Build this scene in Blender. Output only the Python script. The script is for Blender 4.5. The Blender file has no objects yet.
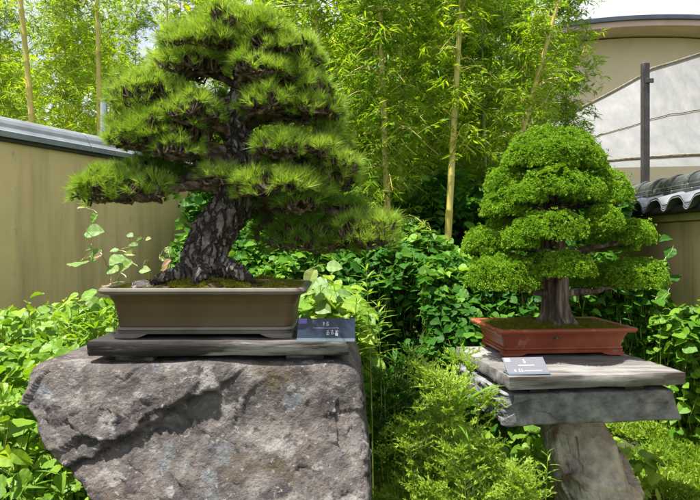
import bpy, math, random
import numpy as np
from mathutils import Vector, Matrix, noise
random.seed(7); rng = np.random.default_rng(7)
PI = math.pi
sc = bpy.context.scene
COL = sc.collection
F = 622.0; HZ = 240.0; CAMH = 1.4
def P(px, py, d):
    """a point seen at (px, py) standing d metres away"""
    return np.array([(px-350)/F*d, d, CAMH-(py-HZ)/F*d])

# ------------------------------------------------------------------ mesh helpers
class MB:
    def __init__(s): s.v = []; s.f = {}; s.n = 0
    def add(s, V, *Fs):
        V = np.asarray(V, float).reshape(-1, 3)
        for f in Fs:
            f = np.asarray(f, int)
            if f.size == 0: continue
            if f.ndim == 1: f = f.reshape(1, -1)
            s.f.setdefault(f.shape[1], []).append(f+s.n)
        s.v.append(V); s.n += len(V)
    def build(s, name, mat, parent=None, loc=None, smooth=False):
        V = np.concatenate(s.v) if s.v else np.zeros((0, 3))
        o_ = np.zeros(3)
        if parent is not None:
            r = parent
            while r is not None:
                o_ = o_+np.array(r.location); r = r.parent
        elif loc is not None: o_ = np.asarray(loc, float)
        V = V-o_
        me = bpy.data.meshes.new(name)
        idx = []; st = []; c = 0
        for k, L in s.f.items():
            a = np.concatenate(L); idx.append(a.ravel()); st.append(c+np.arange(len(a))*k); c += a.size
        idx = np.concatenate(idx).astype(np.int32); st = np.concatenate(st).astype(np.int32)
        me.vertices.add(len(V)); me.vertices.foreach_set('co', V.astype(np.float32).ravel())
        me.loops.add(len(idx)); me.loops.foreach_set('vertex_index', idx)
        me.polygons.add(len(st)); me.polygons.foreach_set('loop_start', st)
        me.update(calc_edges=True)
        me.polygons.foreach_set('use_smooth', np.full(len(st), bool(smooth)))
        me.validate(); me.materials.append(mat)
        ob = bpy.data.objects.new(name, me); COL.objects.link(ob)
        if parent is not None: ob.parent = parent
        elif loc is not None: ob.location = loc
        return ob
def tag(o, label=None, cat=None, group=None, kind=None):
    if label: o['label'] = label
    if cat: o['category'] = cat
    if group: o['group'] = group
    if kind: o['kind'] = kind
    return o
def empty(name, loc, label, cat, group=None):
    o = bpy.data.objects.new(name, None); COL.objects.link(o); o.location = loc; o.empty_display_size = .1
    return tag(o, label, cat, group)

def norm(a): return a/np.maximum(np.linalg.norm(a, axis=-1, keepdims=True), 1e-9)
def smoothpath(pts, n):
    """Catmull-Rom through pts (any number of columns)"""
    p = np.asarray(pts, float); p = np.vstack([2*p[0]-p[1], p, 2*p[-1]-p[-2]])
    m = len(p)-3; out = []
    for t in np.linspace(0, m-1e-6, n):
        i = int(t); u = t-i; a, b, c, d = p[i:i+4]
        out.append(.5*((2*b)+(-a+c)*u+(2*a-5*b+4*c-d)*u*u+(-a+3*b-3*c+d)*u**3))
    return np.array(out)
def frames(p):
    t = norm(np.gradient(p, axis=0)); a = np.cross(t, [0.13, 1, .05]); a = norm(a); b = norm(np.cross(t, a)); return t, a, b
def tube(mb, p, r, sides=6, cap=True):
    p = np.asarray(p, float); n = len(p); r = np.broadcast_to(np.asarray(r, float), (n,))
    t, a, b = frames(p)
    th = np.arange(sides)*2*PI/sides
    V = p[:, None]+r[:, None, None]*(np.cos(th)[None, :, None]*a[:, None]+np.sin(th)[None, :, None]*b[:, None])
    i = np.arange(n-1)[:, None]*sides; j = np.arange(sides)[None]; k = (j+1) % sides
    Fq = np.stack([i+j, i+k, i+sides+k, i+sides+j], -1).reshape(-1, 4)
    V = V.reshape(-1, 3)
    if cap: mb.add(V, Fq, np.arange(sides)[None, ::-1], (np.arange(sides)+(n-1)*sides)[None])
    else: mb.add(V, Fq)
def box(mb, lo, hi, M=None, bev=.004, seg=1):
    """bevelled box; M maps local to world"""
    lo = np.array(lo, float); hi = np.array(hi, float); c = (lo+hi)/2; h = (hi-lo)/2; b = min(bev, *(h*.45))
    V = []; 
    for sx in (-1, 1):
        for sy in (-1, 1):
            for sz in (-1, 1):
                s = np.array([sx, sy, sz])
                for ax in range(3):
                    q = h-b; q = q.copy(); q[ax] = h[ax]; V.append(c+s*q)
    def I(sx, sy, sz, ax): return (((sx > 0)*2+(sy > 0))*2+(sz > 0))*3+ax
    quads = []; tris = []
    for s in (-1, 1):
        quads.append([I(s, -1, -1, 0), I(s, 1, -1, 0), I(s, 1, 1, 0), I(s, -1, 1, 0)][::s])
        quads.append([I(-1, s, -1, 1), I(-1, s, 1, 1), I(1, s, 1, 1), I(1, s, -1, 1)][::s])
        quads.append([I(-1, -1, s, 2), I(1, -1, s, 2), I(1, 1, s, 2), I(-1, 1, s, 2)][::s])
        for u in (-1, 1):
            quads.append([I(s, u, -1, 0), I(s, u, 1, 0), I(s, u, 1, 1), I(s, u, -1, 1)][::-s*u])
            quads.append([I(s, -1, u, 0), I(s, 1, u, 0), I(s, 1, u, 2), I(s, -1, u, 2)][::s*u])
            quads.append([I(-1, s, u, 1), I(1, s, u, 1), I(1, s, u, 2), I(-1, s, u, 2)][::-s*u])
            for w in (-1, 1): tris.append([I(s, u, w, 0), I(s, u, w, 1), I(s, u, w, 2)][::s*u*w])
    V = np.array(V)
    if M is not None: V = M(V)
    mb.add(V, quads, tris)
def rotz(V, a, o):
    V = np.asarray(V, float); c, s = math.cos(a), math.sin(a)
    return np.stack([o[0]+V[:, 0]*c-V[:, 1]*s, o[1]+V[:, 0]*s+V[:, 1]*c, o[2]+V[:, 2]], -1)
def fbm(p, oc=4, sc_=1.0):
    v = 0; a = 1; q = Vector(p)*sc_
    for _ in range(oc): v += a*noise.noise(q); q = q*2.03+Vector((3.1, 1.7, 9.2)); a *= .5
    return v
def grid_faces(nu, nv):
    i = np.arange(nu-1)[:, None]*nv; j = np.arange(nv-1)[None]
    return np.stack([i+j, i+j+1, i+nv+j+1, i+nv+j], -1).reshape(-1, 4)
def scatter(mb, T, pos, fwd, up, s):
    """copy template T=(V,[faces]) to every pos: +Y along fwd, +Z near up"""
    TV, TF = T; n = len(pos)
    if n == 0: return
    y = norm(np.asarray(fwd, float)); x = norm(np.cross(y, up)); z = np.cross(x, y)
    s = np.broadcast_to(np.asarray(s, float), (n,))[:, None, None]
    V = pos[:, None]+s*(TV[None, :, 0:1]*x[:, None]+TV[None, :, 1:2]*y[:, None]+TV[None, :, 2:3]*z[:, None])
    Fs = [((np.arange(n)*len(TV))[:, None, None]+np.array(f)[None]).reshape(-1, np.array(f).shape[1]) for f in TF]
    mb.add(V.reshape(-1, 3), *Fs)
def rdir(n):
    return norm(rng.normal(size=(n, 3)))

# ------------------------------------------------------------------ leaf templates
def lance(w=.13, droop=.12):
    V = np.array([[0, 0, 0], [-w*.8, .3, .03-droop*.1], [0, .3, -.0], [w*.8, .3, .03-droop*.1], [-w*.6, .65, -droop*.4+.02], [0, .65, -droop*.45], [w*.6, .65, -droop*.4+.02], [0, 1, -droop]])
    return V, [[[0, 2, 1], [0, 3, 2], [4, 5, 7], [5, 6, 7]], [[1, 2, 5, 4], [2, 3, 6, 5]]]
def simple_lance(w=.09, droop=.1):
    V = np.array([[0, 0, 0], [-w, .4, -.02], [0, 1, -droop], [w, .4, -.02]])
    return V, [[[0, 3, 2, 1]]]
def round_leaf(w=.42, cup=.08, droop=.15, wav=.0):
    rows = [(.05, .42), (.13, .80), (.27, 1.0), (.45, .98), (.62, .80), (.78, .53), (.90, .27)]
    V = [[0, 0, 0]]
    for n_, (y, k) in enumerate(rows):
        z = -droop*y*y; dy = -.07*(n_ == 0); e = wav*(1 if n_ % 2 else -1)
        V += [[-w*k, y+dy, z+cup*k+e], [0, y, z], [w*k, y+dy, z+cup*k-e]]
    V.append([0, 1, -droop-.02]); t = [[0, 2, 1], [0, 3, 2]]; q = []; R_ = len(rows)
    for r in range(R_-1):
        a = 1+3*r; q += [[a, a+1, a+4, a+3], [a+1, a+2, a+5, a+4]]
    b = 1+3*(R_-1); t += [[b, b+1, b+3], [b+1, b+2, b+3]]
    return np.array(V), [t, q]
ROUND = [round_leaf(.46, .07, .12, .01), round_leaf(.36, .12, .25, .02), round_leaf(.5, .03, .05, .015), round_leaf(.30, .16, .3, .01), round_leaf(.42, -.05, .22, .02)]
LANCE = [lance(.1, .15), lance(.085, .3), lance(.11, .05)]
SL = [simple_lance(.07, .12), simple_lance(.06, .25), simple_lance(.08, .02)]

# ------------------------------------------------------------------ materials
def newmat(name):
    m = bpy.data.materials.new(name); m.use_nodes = True; nt = m.node_tree; nt.nodes.clear()
    return m, nt, nt.nodes, nt.links
def ramp(N, stops):
    r = N.new('ShaderNodeValToRGB'); e = r.color_ramp.elements
    while len(e) < len(stops): e.new(.5)
    for x, (p, c) in zip(e, stops): x.position = p; x.color = (*c, 1)
    return r
def leafmat(name, c1, c2, c3=None, trans=.45, gloss=.35, nscale=2.5, tcol=(1.25, 1.15, .45)):
    m, nt, N, L = newmat(name)
    g = N.new('ShaderNodeNewGeometry'); tc = N.new('ShaderNodeTexCoord')
    nz = N.new('ShaderNodeTexNoise'); nz.inputs['Scale'].default_value = nscale; nz.inputs['Detail'].default_value = 3
    L.new(tc.outputs['Object'], nz.inputs['Vector'])
    mx = N.new('ShaderNodeMath'); mx.operation = 'MULTIPLY_ADD'; L.new(g.outputs['Random Per Island'], mx.inputs[0]); mx.inputs[1].default_value = .62
    m2 = N.new('ShaderNodeMath'); m2.operation = 'MULTIPLY_ADD'; L.new(nz.outputs['Fac'], m2.inputs[0]); m2.inputs[1].default_value = 1.1; m2.inputs[2].default_value = -.36
    L.new(m2.outputs[0], mx.inputs[2])
    r = ramp(N, [(.0, c1), (.55, c2), (.93, c3 or c2)] if c3 else [(.1, c1), (.9, c2)]); L.new(mx.outputs[0], r.inputs['Fac'])
    d = N.new('ShaderNodeBsdfPrincipled'); d.inputs['Roughness'].default_value = .48; d.inputs['Specular IOR Level'].default_value = gloss
    L.new(r.outputs['Color'], d.inputs['Base Color'])
    t = N.new('ShaderNodeBsdfTranslucent'); mc = N.new('ShaderNodeMix'); mc.data_type = 'RGBA'; mc.blend_type = 'MULTIPLY'; mc.inputs['Factor'].default_value = 1
    L.new(r.outputs['Color'], mc.inputs['A']); mc.inputs['B'].default_value = (*tcol, 1); mc.clamp_result = False
    L.new(mc.outputs['Result'], t.inputs['Color'])
    mix = N.new('ShaderNodeMixShader'); mix.inputs[0].default_value = trans; L.new(d.outputs[0], mix.inputs[1]); L.new(t.outputs[0], mix.inputs[2])
    o = N.new('ShaderNodeOutputMaterial'); L.new(mix.outputs[0], o.inputs['Surface'])
    return m
def surf(name, stops, scale=6, rough=.8, bump=.3, bscale=None, stretch=(1, 1, 1), extra=None, spec=.3, detail=8, bdist=.01, metal=0, distort=0):
    """noise-driven colour + two-scale bump; extra = list of (scale, lo, hi, colour, stretch) patches"""
    m, nt, N, L = newmat(name)
    tc = N.new('ShaderNodeTexCoord'); mp = N.new('ShaderNodeMapping'); mp.inputs['Scale'].default_value = stretch
    L.new(tc.outputs['Object'], mp.inputs['Vector'])
    nz = N.new('ShaderNodeTexNoise'); nz.inputs['Scale'].default_value = scale; nz.inputs['Detail'].default_value = detail; nz.inputs['Roughness'].default_value = .62
    nz.inputs['Distortion'].default_value = distort
    L.new(mp.outputs[0], nz.inputs['Vector'])
    r = ramp(N, stops); L.new(nz.outputs['Fac'], r.inputs['Fac']); col = r.outputs['Color']
    for k, (s, lo, hi, c, st) in enumerate(extra or []):
        mp2 = N.new('ShaderNodeMapping'); mp2.inputs['Scale'].default_value = st; mp2.inputs['Location'].default_value = (k*3.7, k*1.3, 5.1*k)
        L.new(tc.outputs['Object'], mp2.inputs['Vector'])
        n2 = N.new('ShaderNodeTexNoise'); n2.inputs['Scale'].default_value = s; n2.inputs['Detail'].default_value = 7; n2.inputs['Roughness'].default_value = .6
        L.new(mp2.outputs[0], n2.inputs['Vector'])
        rr = ramp(N, [(lo, (0, 0, 0)), (hi, (1, 1, 1))]); L.new(n2.outputs['Fac'], rr.inputs['Fac'])
        mx = N.new('ShaderNodeMix'); mx.data_type = 'RGBA'; L.new(rr.outputs['Color'], mx.inputs['Factor']); L.new(col, mx.inputs['A']); mx.inputs['B'].default_value = (*c, 1)
        col = mx.outputs['Result']
    p = N.new('ShaderNodeBsdfPrincipled'); L.new(col, p.inputs['Base Color']); p.inputs['Roughness'].default_value = rough; p.inputs['Specular IOR Level'].default_value = spec; p.inputs['Metallic'].default_value = metal
    n3 = N.new('ShaderNodeTexNoise'); n3.inputs['Scale'].default_value = bscale or scale*4; n3.inputs['Detail'].default_value = 9; n3.inputs['Roughness'].default_value = .65
    L.new(mp.outputs[0], n3.inputs['Vector'])
    b = N.new('ShaderNodeBump'); b.inputs['Strength'].default_value = bump; b.inputs['Distance'].default_value = bdist; L.new(n3.outputs['Fac'], b.inputs['Height']); L.new(b.outputs[0], p.inputs['Normal'])
    rr2 = N.new('ShaderNodeMapRange'); L.new(n3.outputs['Fac'], rr2.inputs['Value']); rr2.inputs['To Min'].default_value = max(0, rough-.15); rr2.inputs['To Max'].default_value = min(1, rough+.15); L.new(rr2.outputs[0], p.inputs['Roughness'])
    o = N.new('ShaderNodeOutputMaterial'); L.new(p.outputs[0], o.inputs['Surface'])
    return m
M = {}
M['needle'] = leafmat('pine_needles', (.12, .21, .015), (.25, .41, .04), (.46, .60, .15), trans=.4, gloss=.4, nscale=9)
M['needle_shaded'] = leafmat('pine_needles_shaded', (.07, .16, .012), (.14, .29, .025), (.26, .43, .06), trans=.4, nscale=9)  # darker needle copy: crown shade put into the colour of low and rear pads
M['cypress'] = leafmat('cypress_foliage', (.08, .175, .008), (.185, .37, .018), (.37, .56, .06), trans=.35, gloss=.2, nscale=14)
M['bamboo_leaf'] = leafmat('bamboo_leaves', (.11, .22, .010), (.22, .37, .016), (.40, .50, .03), trans=.6, nscale=1.6)
M['bamboo_leaf_cool'] = leafmat('bamboo_leaves_cool', (.09, .2, .014), (.18, .34, .02), (.34, .46, .03), trans=.58, nscale=1.6)
M['bamboo_leaf_far'] = leafmat('bamboo_leaves_far', (.11, .24, .016), (.22, .39, .018), (.40, .50, .03), trans=.6, nscale=1.2)
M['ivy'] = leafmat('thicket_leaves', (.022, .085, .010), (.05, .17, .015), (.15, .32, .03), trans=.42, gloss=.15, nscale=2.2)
M['herb'] = leafmat('broad_leaves', (.09, .19, .014), (.17, .33, .022), (.32, .46, .05), trans=.45, gloss=.35, nscale=3)
M['vine'] = leafmat('vine_leaves', (.12, .24, .05), (.2, .33, .07), (.33, .38, .13), trans=.45, gloss=.4, nscale=12)
M['feather'] = leafmat('feathery_leaves', (.15, .28, .02), (.27, .44, .04), (.42, .56, .11), trans=.5, gloss=.25, nscale=5)
M['grass'] = leafmat('grass_blades', (.10, .21, .012), (.19, .33, .02), (.33, .40, .05), trans=.5, nscale=1.5)
M['moss'] = leafmat('moss_tufts', (.10, .11, .01), (.17, .19, .012), (.27, .22, .02), trans=.2, nscale=25)
M['forest'] = leafmat('woodland_leaves', (.12, .24, .012), (.27, .42, .016), (.46, .54, .03), trans=.58, nscale=.8)
M['dead'] = leafmat('dry_leaf', (.3, .2, .1), (.45, .3, .22), trans=.4, nscale=5)
M['pine_bark'] = surf('pine_bark', [(.3, (.035, .028, .025)), (.5, (.12, .105, .095)), (.68, (.32, .29, .27))], 16, .85, .7, 70, bdist=.006, extra=[(9, .56, .66, (.30, .29, .29), (1, 1, 1))])
def barkmat():
    m, nt, N, L = newmat('cracked_pine_bark')
    tc = N.new('ShaderNodeTexCoord'); mp = N.new('ShaderNodeMapping'); mp.inputs['Scale'].default_value = (1, 1, .42); L.new(tc.outputs['Object'], mp.inputs[0])
    nz = N.new('ShaderNodeTexNoise'); nz.inputs['Scale'].default_value = 22; nz.inputs['Detail'].default_value = 4; L.new(mp.outputs[0], nz.inputs['Vector'])
    ad = N.new('ShaderNodeVectorMath'); ad.operation = 'MULTIPLY_ADD'; L.new(nz.outputs['Color'], ad.inputs[0]); ad.inputs[1].default_value = (.045, .045, .045); L.new(mp.outputs[0], ad.inputs[2])
    v = N.new('ShaderNodeTexVoronoi'); v.feature = 'DISTANCE_TO_EDGE'; v.inputs['Scale'].default_value = 40; L.new(ad.outputs[0], v.inputs['Vector'])
    v2 = N.new('ShaderNodeTexVoronoi'); v2.inputs['Scale'].default_value = 34; L.new(ad.outputs[0], v2.inputs['Vector'])
    v3 = N.new('ShaderNodeTexVoronoi'); v3.feature = 'DISTANCE_TO_EDGE'; v3.inputs['Scale'].default_value = 95; L.new(ad.outputs[0], v3.inputs['Vector'])
    n2 = N.new('ShaderNodeTexNoise'); n2.inputs['Scale'].default_value = 60; n2.inputs['Detail'].default_value = 8; L.new(mp.outputs[0], n2.inputs['Vector'])
    n3 = N.new('ShaderNodeTexNoise'); n3.inputs['Scale'].default_value = 11; n3.inputs['Detail'].default_value = 3; L.new(mp.outputs[0], n3.inputs['Vector'])
    base = ramp(N, [(.33, (.06, .05, .046)), (.5, (.15, .13, .12)), (.66, (.33, .30, .28))]); 
    mxx = N.new('ShaderNodeMix'); mxx.data_type = 'FLOAT'; mxx.inputs['Factor'].default_value = .45; L.new(n2.outputs['Fac'], mxx.inputs['A']); L.new(n3.outputs['Fac'], mxx.inputs['B']); L.new(mxx.outputs['Result'], base.inputs['Fac'])
    ck = ramp(N, [(.03, (0, 0, 0)), (.17, (1, 1, 1))]); L.new(v.outputs['Distance'], ck.inputs['Fac'])
    mx = N.new('ShaderNodeMix'); mx.data_type = 'RGBA'; L.new(ck.outputs['Color'], mx.inputs['Factor']); mx.inputs['A'].default_value = (.032, .024, .02, 1); L.new(base.outputs['Color'], mx.inputs['B'])
    p = N.new('ShaderNodeBsdfPrincipled'); L.new(mx.outputs['Result'], p.inputs['Base Color']); p.inputs['Roughness'].default_value = .8; p.inputs['Specular IOR Level'].default_value = .25
    b1 = N.new('ShaderNodeBump'); b1.inputs['Strength'].default_value = 1; b1.inputs['Distance'].default_value = .014; L.new(ck.outputs['Color'], b1.inputs['Height'])
    ck2 = ramp(N, [(.0, (0, 0, 0)), (.2, (1, 1, 1))]); L.new(v3.outputs['Distance'], ck2.inputs['Fac'])
    b2 = N.new('ShaderNodeBump'); b2.inputs['Strength'].default_value = .6; b2.inputs['Distance'].default_value = .003; L.new(ck2.outputs['Color'], b2.inputs['Height']); L.new(b1.outputs[0], b2.inputs['Normal'])
    b3 = N.new('ShaderNodeBump'); b3.inputs['Strength'].default_value = .6; b3.inputs['Distance'].default_value = .004; L.new(n2.outputs['Fac'], b3.inputs['Height']); L.new(b2.outputs[0], b3.inputs['Normal']); L.new(b3.outputs[0], p.inputs['Normal'])
    o = N.new('ShaderNodeOutputMaterial'); L.new(p.outputs[0], o.inputs[0]); return m
M['pine_bark'] = barkmat()
M['twig'] = surf('pine_twigs', [(.36, (.035, .024, .018)), (.52, (.12, .085, .062)), (.66, (.34, .26, .20))], 42, .9, 1.0, 110, bdist=.008)
M['cyp_bark'] = surf('cypress_bark', [(.36, (.035, .022, .017)), (.5, (.11, .08, .065)), (.64, (.32, .27, .23))], 34, .9, 1.0, 70, stretch=(1, 1, .07), bdist=.012)
M['culm'] = surf('bamboo_culm', [(.3, (.34, .30, .06)), (.55, (.5, .43, .10)), (.75, (.58, .46, .16))], 5, .4, .05, 40, stretch=(1, 1, .3), spec=.5)
M['culm_green'] = surf('bamboo_culm_green', [(.3, (.13, .18, .03)), (.7, (.25, .28, .06))], 5, .4, .05, 40, stretch=(1, 1, .3), spec=.5)
M['rock'] = surf('boulder_stone', [(.33, (.04, .035, .036)), (.45, (.085, .075, .073)), (.55, (.13, .115, .108)), (.68, (.22, .20, .185))], 11, .85, 1.0, 75, bdist=.016, distort=.6,
    extra=[(2.6, .54, .66, (.125, .095, .085), (1, 1, 1)), (8, .60, .66, (.145, .155, .17), (1, 1, 1)), (6.0, .59, .64, (.25, .235, .225), (1, 1, 1)), (19, .60, .66, (.25, .24, .23), (1, 1, 1)), (4.5, .60, .70, (.085, .065, .04), (1, 1, 1.6)), (15, .57, .64, (.055, .045, .05), (1, 1, 1)), (70, .60, .66, (.23, .22, .21), (1, 1, 1)), (30, .62, .7, (.05, .045, .045), (1, 1, 1))])
M['slab'] = surf('slab_stone', [(.34, (.08, .084, .087)), (.5, (.165, .17, .175)), (.64, (.27, .27, .27))], 13, .85, 1.0, 60, bdist=.008, extra=[(5, .58, .68, (.24, .24, .26), (1, 1, 2))])
M['leg_rock'] = surf('support_stone', [(.34, (.25, .21, .18)), (.5, (.44, .385, .335)), (.64, (.6, .55, .5))], 11, .85, 1.0, 60, bdist=.01, extra=[(5, .57, .66, (.22, .15, .10), (1, 1, 1))])
M['old_wood'] = surf('old_dark_plank', [(.36, (.014, .012, .011)), (.54, (.04, .035, .032)), (.70, (.15, .14, .13))], 5, .85, .7, 30, stretch=(.35, 2.2, 3.5), bdist=.004, distort=.5, extra=[(3, .57, .63, (.26, .25, .24), (.4, 1, 3)), (2.4, .5, .62, (.035, .03, .03), (1, 1, 3))])
M['grey_wood'] = surf('grey_plank', [(.3, (.05, .047, .044)), (.48, (.125, .118, .112)), (.68, (.24, .23, .22))], 5, .8, .6, 30, stretch=(.4, 3, 4), bdist=.004, distort=.3, extra=[(4, .56, .68, (.05, .038, .026), (.6, 2, 2)), (2.2, .55, .7, (.26, .255, .25), (1, 1, 1))])
M['pot_brown'] = surf('brown_pot_clay', [(.3, (.066, .037, .016)), (.55, (.092, .055, .025)), (.75, (.12, .078, .042))], 5, .5, .12, 60, bdist=.002, spec=.45, extra=[(2.5, .5, .8, (.10, .08, .06), (.6, 1, 2)), (9, .63, .75, (.05, .035, .02), (1, 1, .3))])
M['pot_grey'] = surf('pot_rim_clay', [(.3, (.10, .085, .07)), (.6, (.17, .15, .13))], 8, .5, .15, 60, bdist=.002, spec=.5)
M['pot_red'] = surf('red_pot_clay', [(.3, (.20, .045, .022)), (.55, (.29, .068, .035)), (.78, (.36, .11, .07))], 5, .48, .12, 70, bdist=.002, spec=.4, extra=[(5, .56, .8, (.34, .12, .075), (1, 1, 1.5)), (3, .5, .7, (.20, .05, .028), (1, 1, 1)), (16, .64, .72, (.38, .22, .17), (1, 1, .6))])
M['soil'] = surf('soil', [(.3, (.03, .022, .012)), (.55, (.09, .065, .03)), (.75, (.10, .11, .02))], 22, .95, 1, 90, bdist=.01)
M['ground'] = surf('ground_soil', [(.3, (.03, .035, .012)), (.55, (.06, .08, .02)), (.75, (.12, .12, .04))], 3, .95, .8, 30, bdist=.02)
M['plaster'] = surf('wall_plaster', [(.3, (.56, .42, .21)), (.55, (.65, .50, .26)), (.75, (.72, .57, .31))], 1.3, .9, .15, 120, bdist=.002, extra=[(2.2, .54, .72, (.40, .31, .165), (2.2, 2.2, .2)), (14, .62, .7, (.45, .36, .2), (1, 1, .5)), (9, .66, .76, (.20, .16, .09), (1.5, 1.5, .3)), (1.1, .6, .75, (.62, .53, .33), (1, 1, 1))])
M['cap'] = surf('wall_cap_slate', [(.3, (.13, .145, .17)), (.6, (.20, .22, .25)), (.8, (.27, .285, .31))], 4, .5, .1, 50, spec=.5, extra=[(6, .6, .7, (.16, .17, .18), (1, 1, 1))])
M['tile'] = surf('kawara_tile', [(.3, (.03, .034, .036)), (.55, (.07, .075, .076)), (.75, (.16, .165, .16))], 9, .38, .2, 60, spec=.7, bdist=.003, extra=[(12, .6, .68, (.28, .28, .25), (1, 1, 1))])
M['tile_light'] = surf('kawara_tile_weathered', [(.3, (.10, .11, .125)), (.6, (.18, .195, .215)), (.8, (.28, .30, .32))], 6, .4, .15, 60, spec=.7, bdist=.003)
M['eave_dark'] = surf('eave_board', [(.3, (.025, .022, .02)), (.7, (.06, .05, .045))], 6, .8, .3, 40, stretch=(1, .3, 3))
M['bwall'] = surf('building_wall', [(.3, (.58, .48, .34)), (.7, (.68, .57, .42))], .8, .9, .1, 60, extra=[(1.2, .6, .75, (.52, .43, .31), (1, 1, .3))])
M['broof'] = surf('building_roof', [(.3, (.06, .07, .10)), (.7, (.10, .115, .16))], 2, .5, .1, 30)
M['fascia'] = surf('building_fascia', [(.3, (.5, .36, .32)), (.7, (.62, .47, .42))], 2, .7, .1, 30)
M['steel_dark'] = surf('dark_post_paint', [(.3, (.045, .04, .045)), (.7, (.09, .08, .08))], 9, .5, .2, 60, extra=[(7, .6, .7, (.2, .19, .19), (1, 1, .3))])
M['pipe'] = surf('galvanised_pipe', [(.3, (.3, .32, .35)), (.7, (.5, .52, .55))], 12, .4, .1, 60, metal=.6)
M['rope'] = surf('old_rope', [(.3, (.12, .1, .07)), (.7, (.3, .26, .2))], 20, .9, .5, 90)
def sheetmat():
    m, nt, N, L = newmat('white_net_sheet')
    tc = N.new('ShaderNodeTexCoord'); w = N.new('ShaderNodeTexNoise'); w.inputs['Scale'].default_value = 3.2; w.inputs['Detail'].default_value = 6
    mp = N.new('ShaderNodeMapping'); mp.inputs['Scale'].default_value = (1.6, 1, .5); mp.inputs['Rotation'].default_value = (0, .7, 0); L.new(tc.outputs['Object'], mp.inputs[0]); L.new(mp.outputs[0], w.inputs['Vector'])
    r = ramp(N, [(.3, (.235, .245, .27)), (.5, (.275, .285, .305)), (.7, (.33, .335, .35))]); L.new(w.outputs['Fac'], r.inputs['Fac'])
    p = N.new('ShaderNodeBsdfPrincipled'); p.inputs['Roughness'].default_value = .6; L.new(r.outputs['Color'], p.inputs['Base Color'])
    t = N.new('ShaderNodeBsdfTranslucent'); L.new(r.outputs['Color'], t.inputs['Color'])
    b = N.new('ShaderNodeBump'); b.inputs['Strength'].default_value = .6; b.inputs['Distance'].default_value = .05; L.new(w.outputs['Fac'], b.inputs['Height']); L.new(b.outputs[0], p.inputs['Normal'])
    a0 = N.new('ShaderNodeMixShader'); a0.inputs[0].default_value = .3; L.new(p.outputs[0], a0.inputs[1]); L.new(t.outputs[0], a0.inputs[2])
    tr_ = N.new('ShaderNodeBsdfTransparent'); a = N.new('ShaderNodeMixShader'); a.inputs[0].default_value = .28; L.new(a0.outputs[0], a.inputs[1]); L.new(tr_.outputs[0], a.inputs[2])
    o = N.new('ShaderNodeOutputMaterial'); L.new(a.outputs[0], o.inputs[0]); return m
M['sheet'] = sheetmat()
def flat(name, c, rough=.4, spec=.5):
    return surf(name, [(.3, tuple(x*.9 for x in c)), (.7, c)], 10, rough, .03, 60, spec=spec)
M['sign_navy'] = flat('sign_navy', (.012, .022, .045), .3, .4)
M['sign_glare'] = flat('sign_glare', (.16, .16, .19), .25, .6)  # navy plate with the sky reflection painted in as pale grey
M['sign_edge'] = flat('sign_edge', (.10, .14, .17), .2, .6)
M['purple'] = flat('purple_print', (.12, .07, .38), .3)
M['purple_glare'] = flat('purple_print_glare', (.45, .28, .45), .3)  # purple corner print, paled by the reflection painted into its colour
M['ink_white'] = flat('white_print', (.55, .57, .6), .4)
M['ink_faint'] = flat('pale_print', (.25, .28, .34), .4)

# ------------------------------------------------------------------ setting: ground
mb = MB()
gx = np.concatenate([[-300, -80, -30, -12], np.linspace(-6, 6, 70), [12, 30, 80, 300]]); gy = np.concatenate([[-300, -60, -15, -4], np.linspace(-1, 12, 80), [20, 40, 100, 400]])
X, Y = np.meshgrid(gx, gy, indexing='ij')
Z = np.array([[.03*fbm((x, y, 0), 3, .9) if abs(x) < 8 and -2 < y < 13 else 0 for y in gy] for x in gx])
mb.add(np.stack([X, Y, Z], -1).reshape(-1, 3), grid_faces(len(gx), len(gy))[:, ::-1])
tag(mb.build('ground', M['ground'], loc=(0, 0, 0), smooth=True), kind='structure')

# ------------------------------------------------------------------ left garden wall
WD = np.array([.375, .927, 0]); WN = np.array([.927, -.375, 0])     # along, and toward the garden
W0 = np.array([-2.25, 4.0, 0])
def wall_map(V):      # local: x along, y toward garden, z up
    return W0+V[:, 0:1]*WD+V[:, 1:2]*WN+np.array([0, 0, 1.])*V[:, 2:3]
wl = empty('garden_wall', tuple(W0), 'beige plastered garden wall with a rounded grey coping on the left', 'wall')
mb = MB(); box(mb, (-5, -.16, -.1), (3.6, 0, 2.06), wall_map, .01); mb.build('plaster_face', M['plaster'], wl)
prof = [(-.2, 2.062), (-.2, 2.10), (-.13, 2.11)]+[(-.085+.1*math.cos(a), 2.10+.115*math.sin(a)) for a in np.linspace(PI, 0, 13)][1:-1]+[(.03, 2.108), (.045, 2.10), (.045, 2.062)]
mb = MB(); x0 = -5.0
while x0 < 3.55:
    L_ = min(.82, 3.62-x0); s = random.uniform(.985, 1.0)
    V = []
    for xx in (x0+.003, x0+.012, x0+L_-.012, x0+L_-.003):
        sh = 1 if x0+.01 < xx < x0+L_-.01 else .96
        for (y, z) in prof: V.append((xx, y*sh*s, 2.062+(z-2.062)*sh*s))
    k = len(prof); fq = []
    for a in range(3):
        for b in range(k): fq.append([a*k+b, a*k+(b+1) % k, (a+1)*k+(b+1) % k, (a+1)*k+b])
    mb.add(wall_map(np.array(V)), fq, [list(range(k))[::-1]], [list(range(3*k, 4*k))]); x0 += .82
mb.build('coping', M['cap'], wl, smooth=False)
mb = MB(); box(mb, (-5, -.2, 2.035), (3.62, .028, 2.060), wall_map, .003); mb.build('coping_underside', M['eave_dark'], wl)
pp = P(99, 140, 4.95)
mb = MB(); tube(mb, [(pp[0], pp[1]+.1, 0), (pp[0], pp[1]+.1, P(0, 103, 5.05)[2])], .028, 12); 
tag(mb.build('metal_pipe', M['pipe'], loc=(pp[0], pp[1]+.1, 0)), 'thin galvanised metal pipe standing up behind the rounded grey wall coping', 'pipe')

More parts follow.
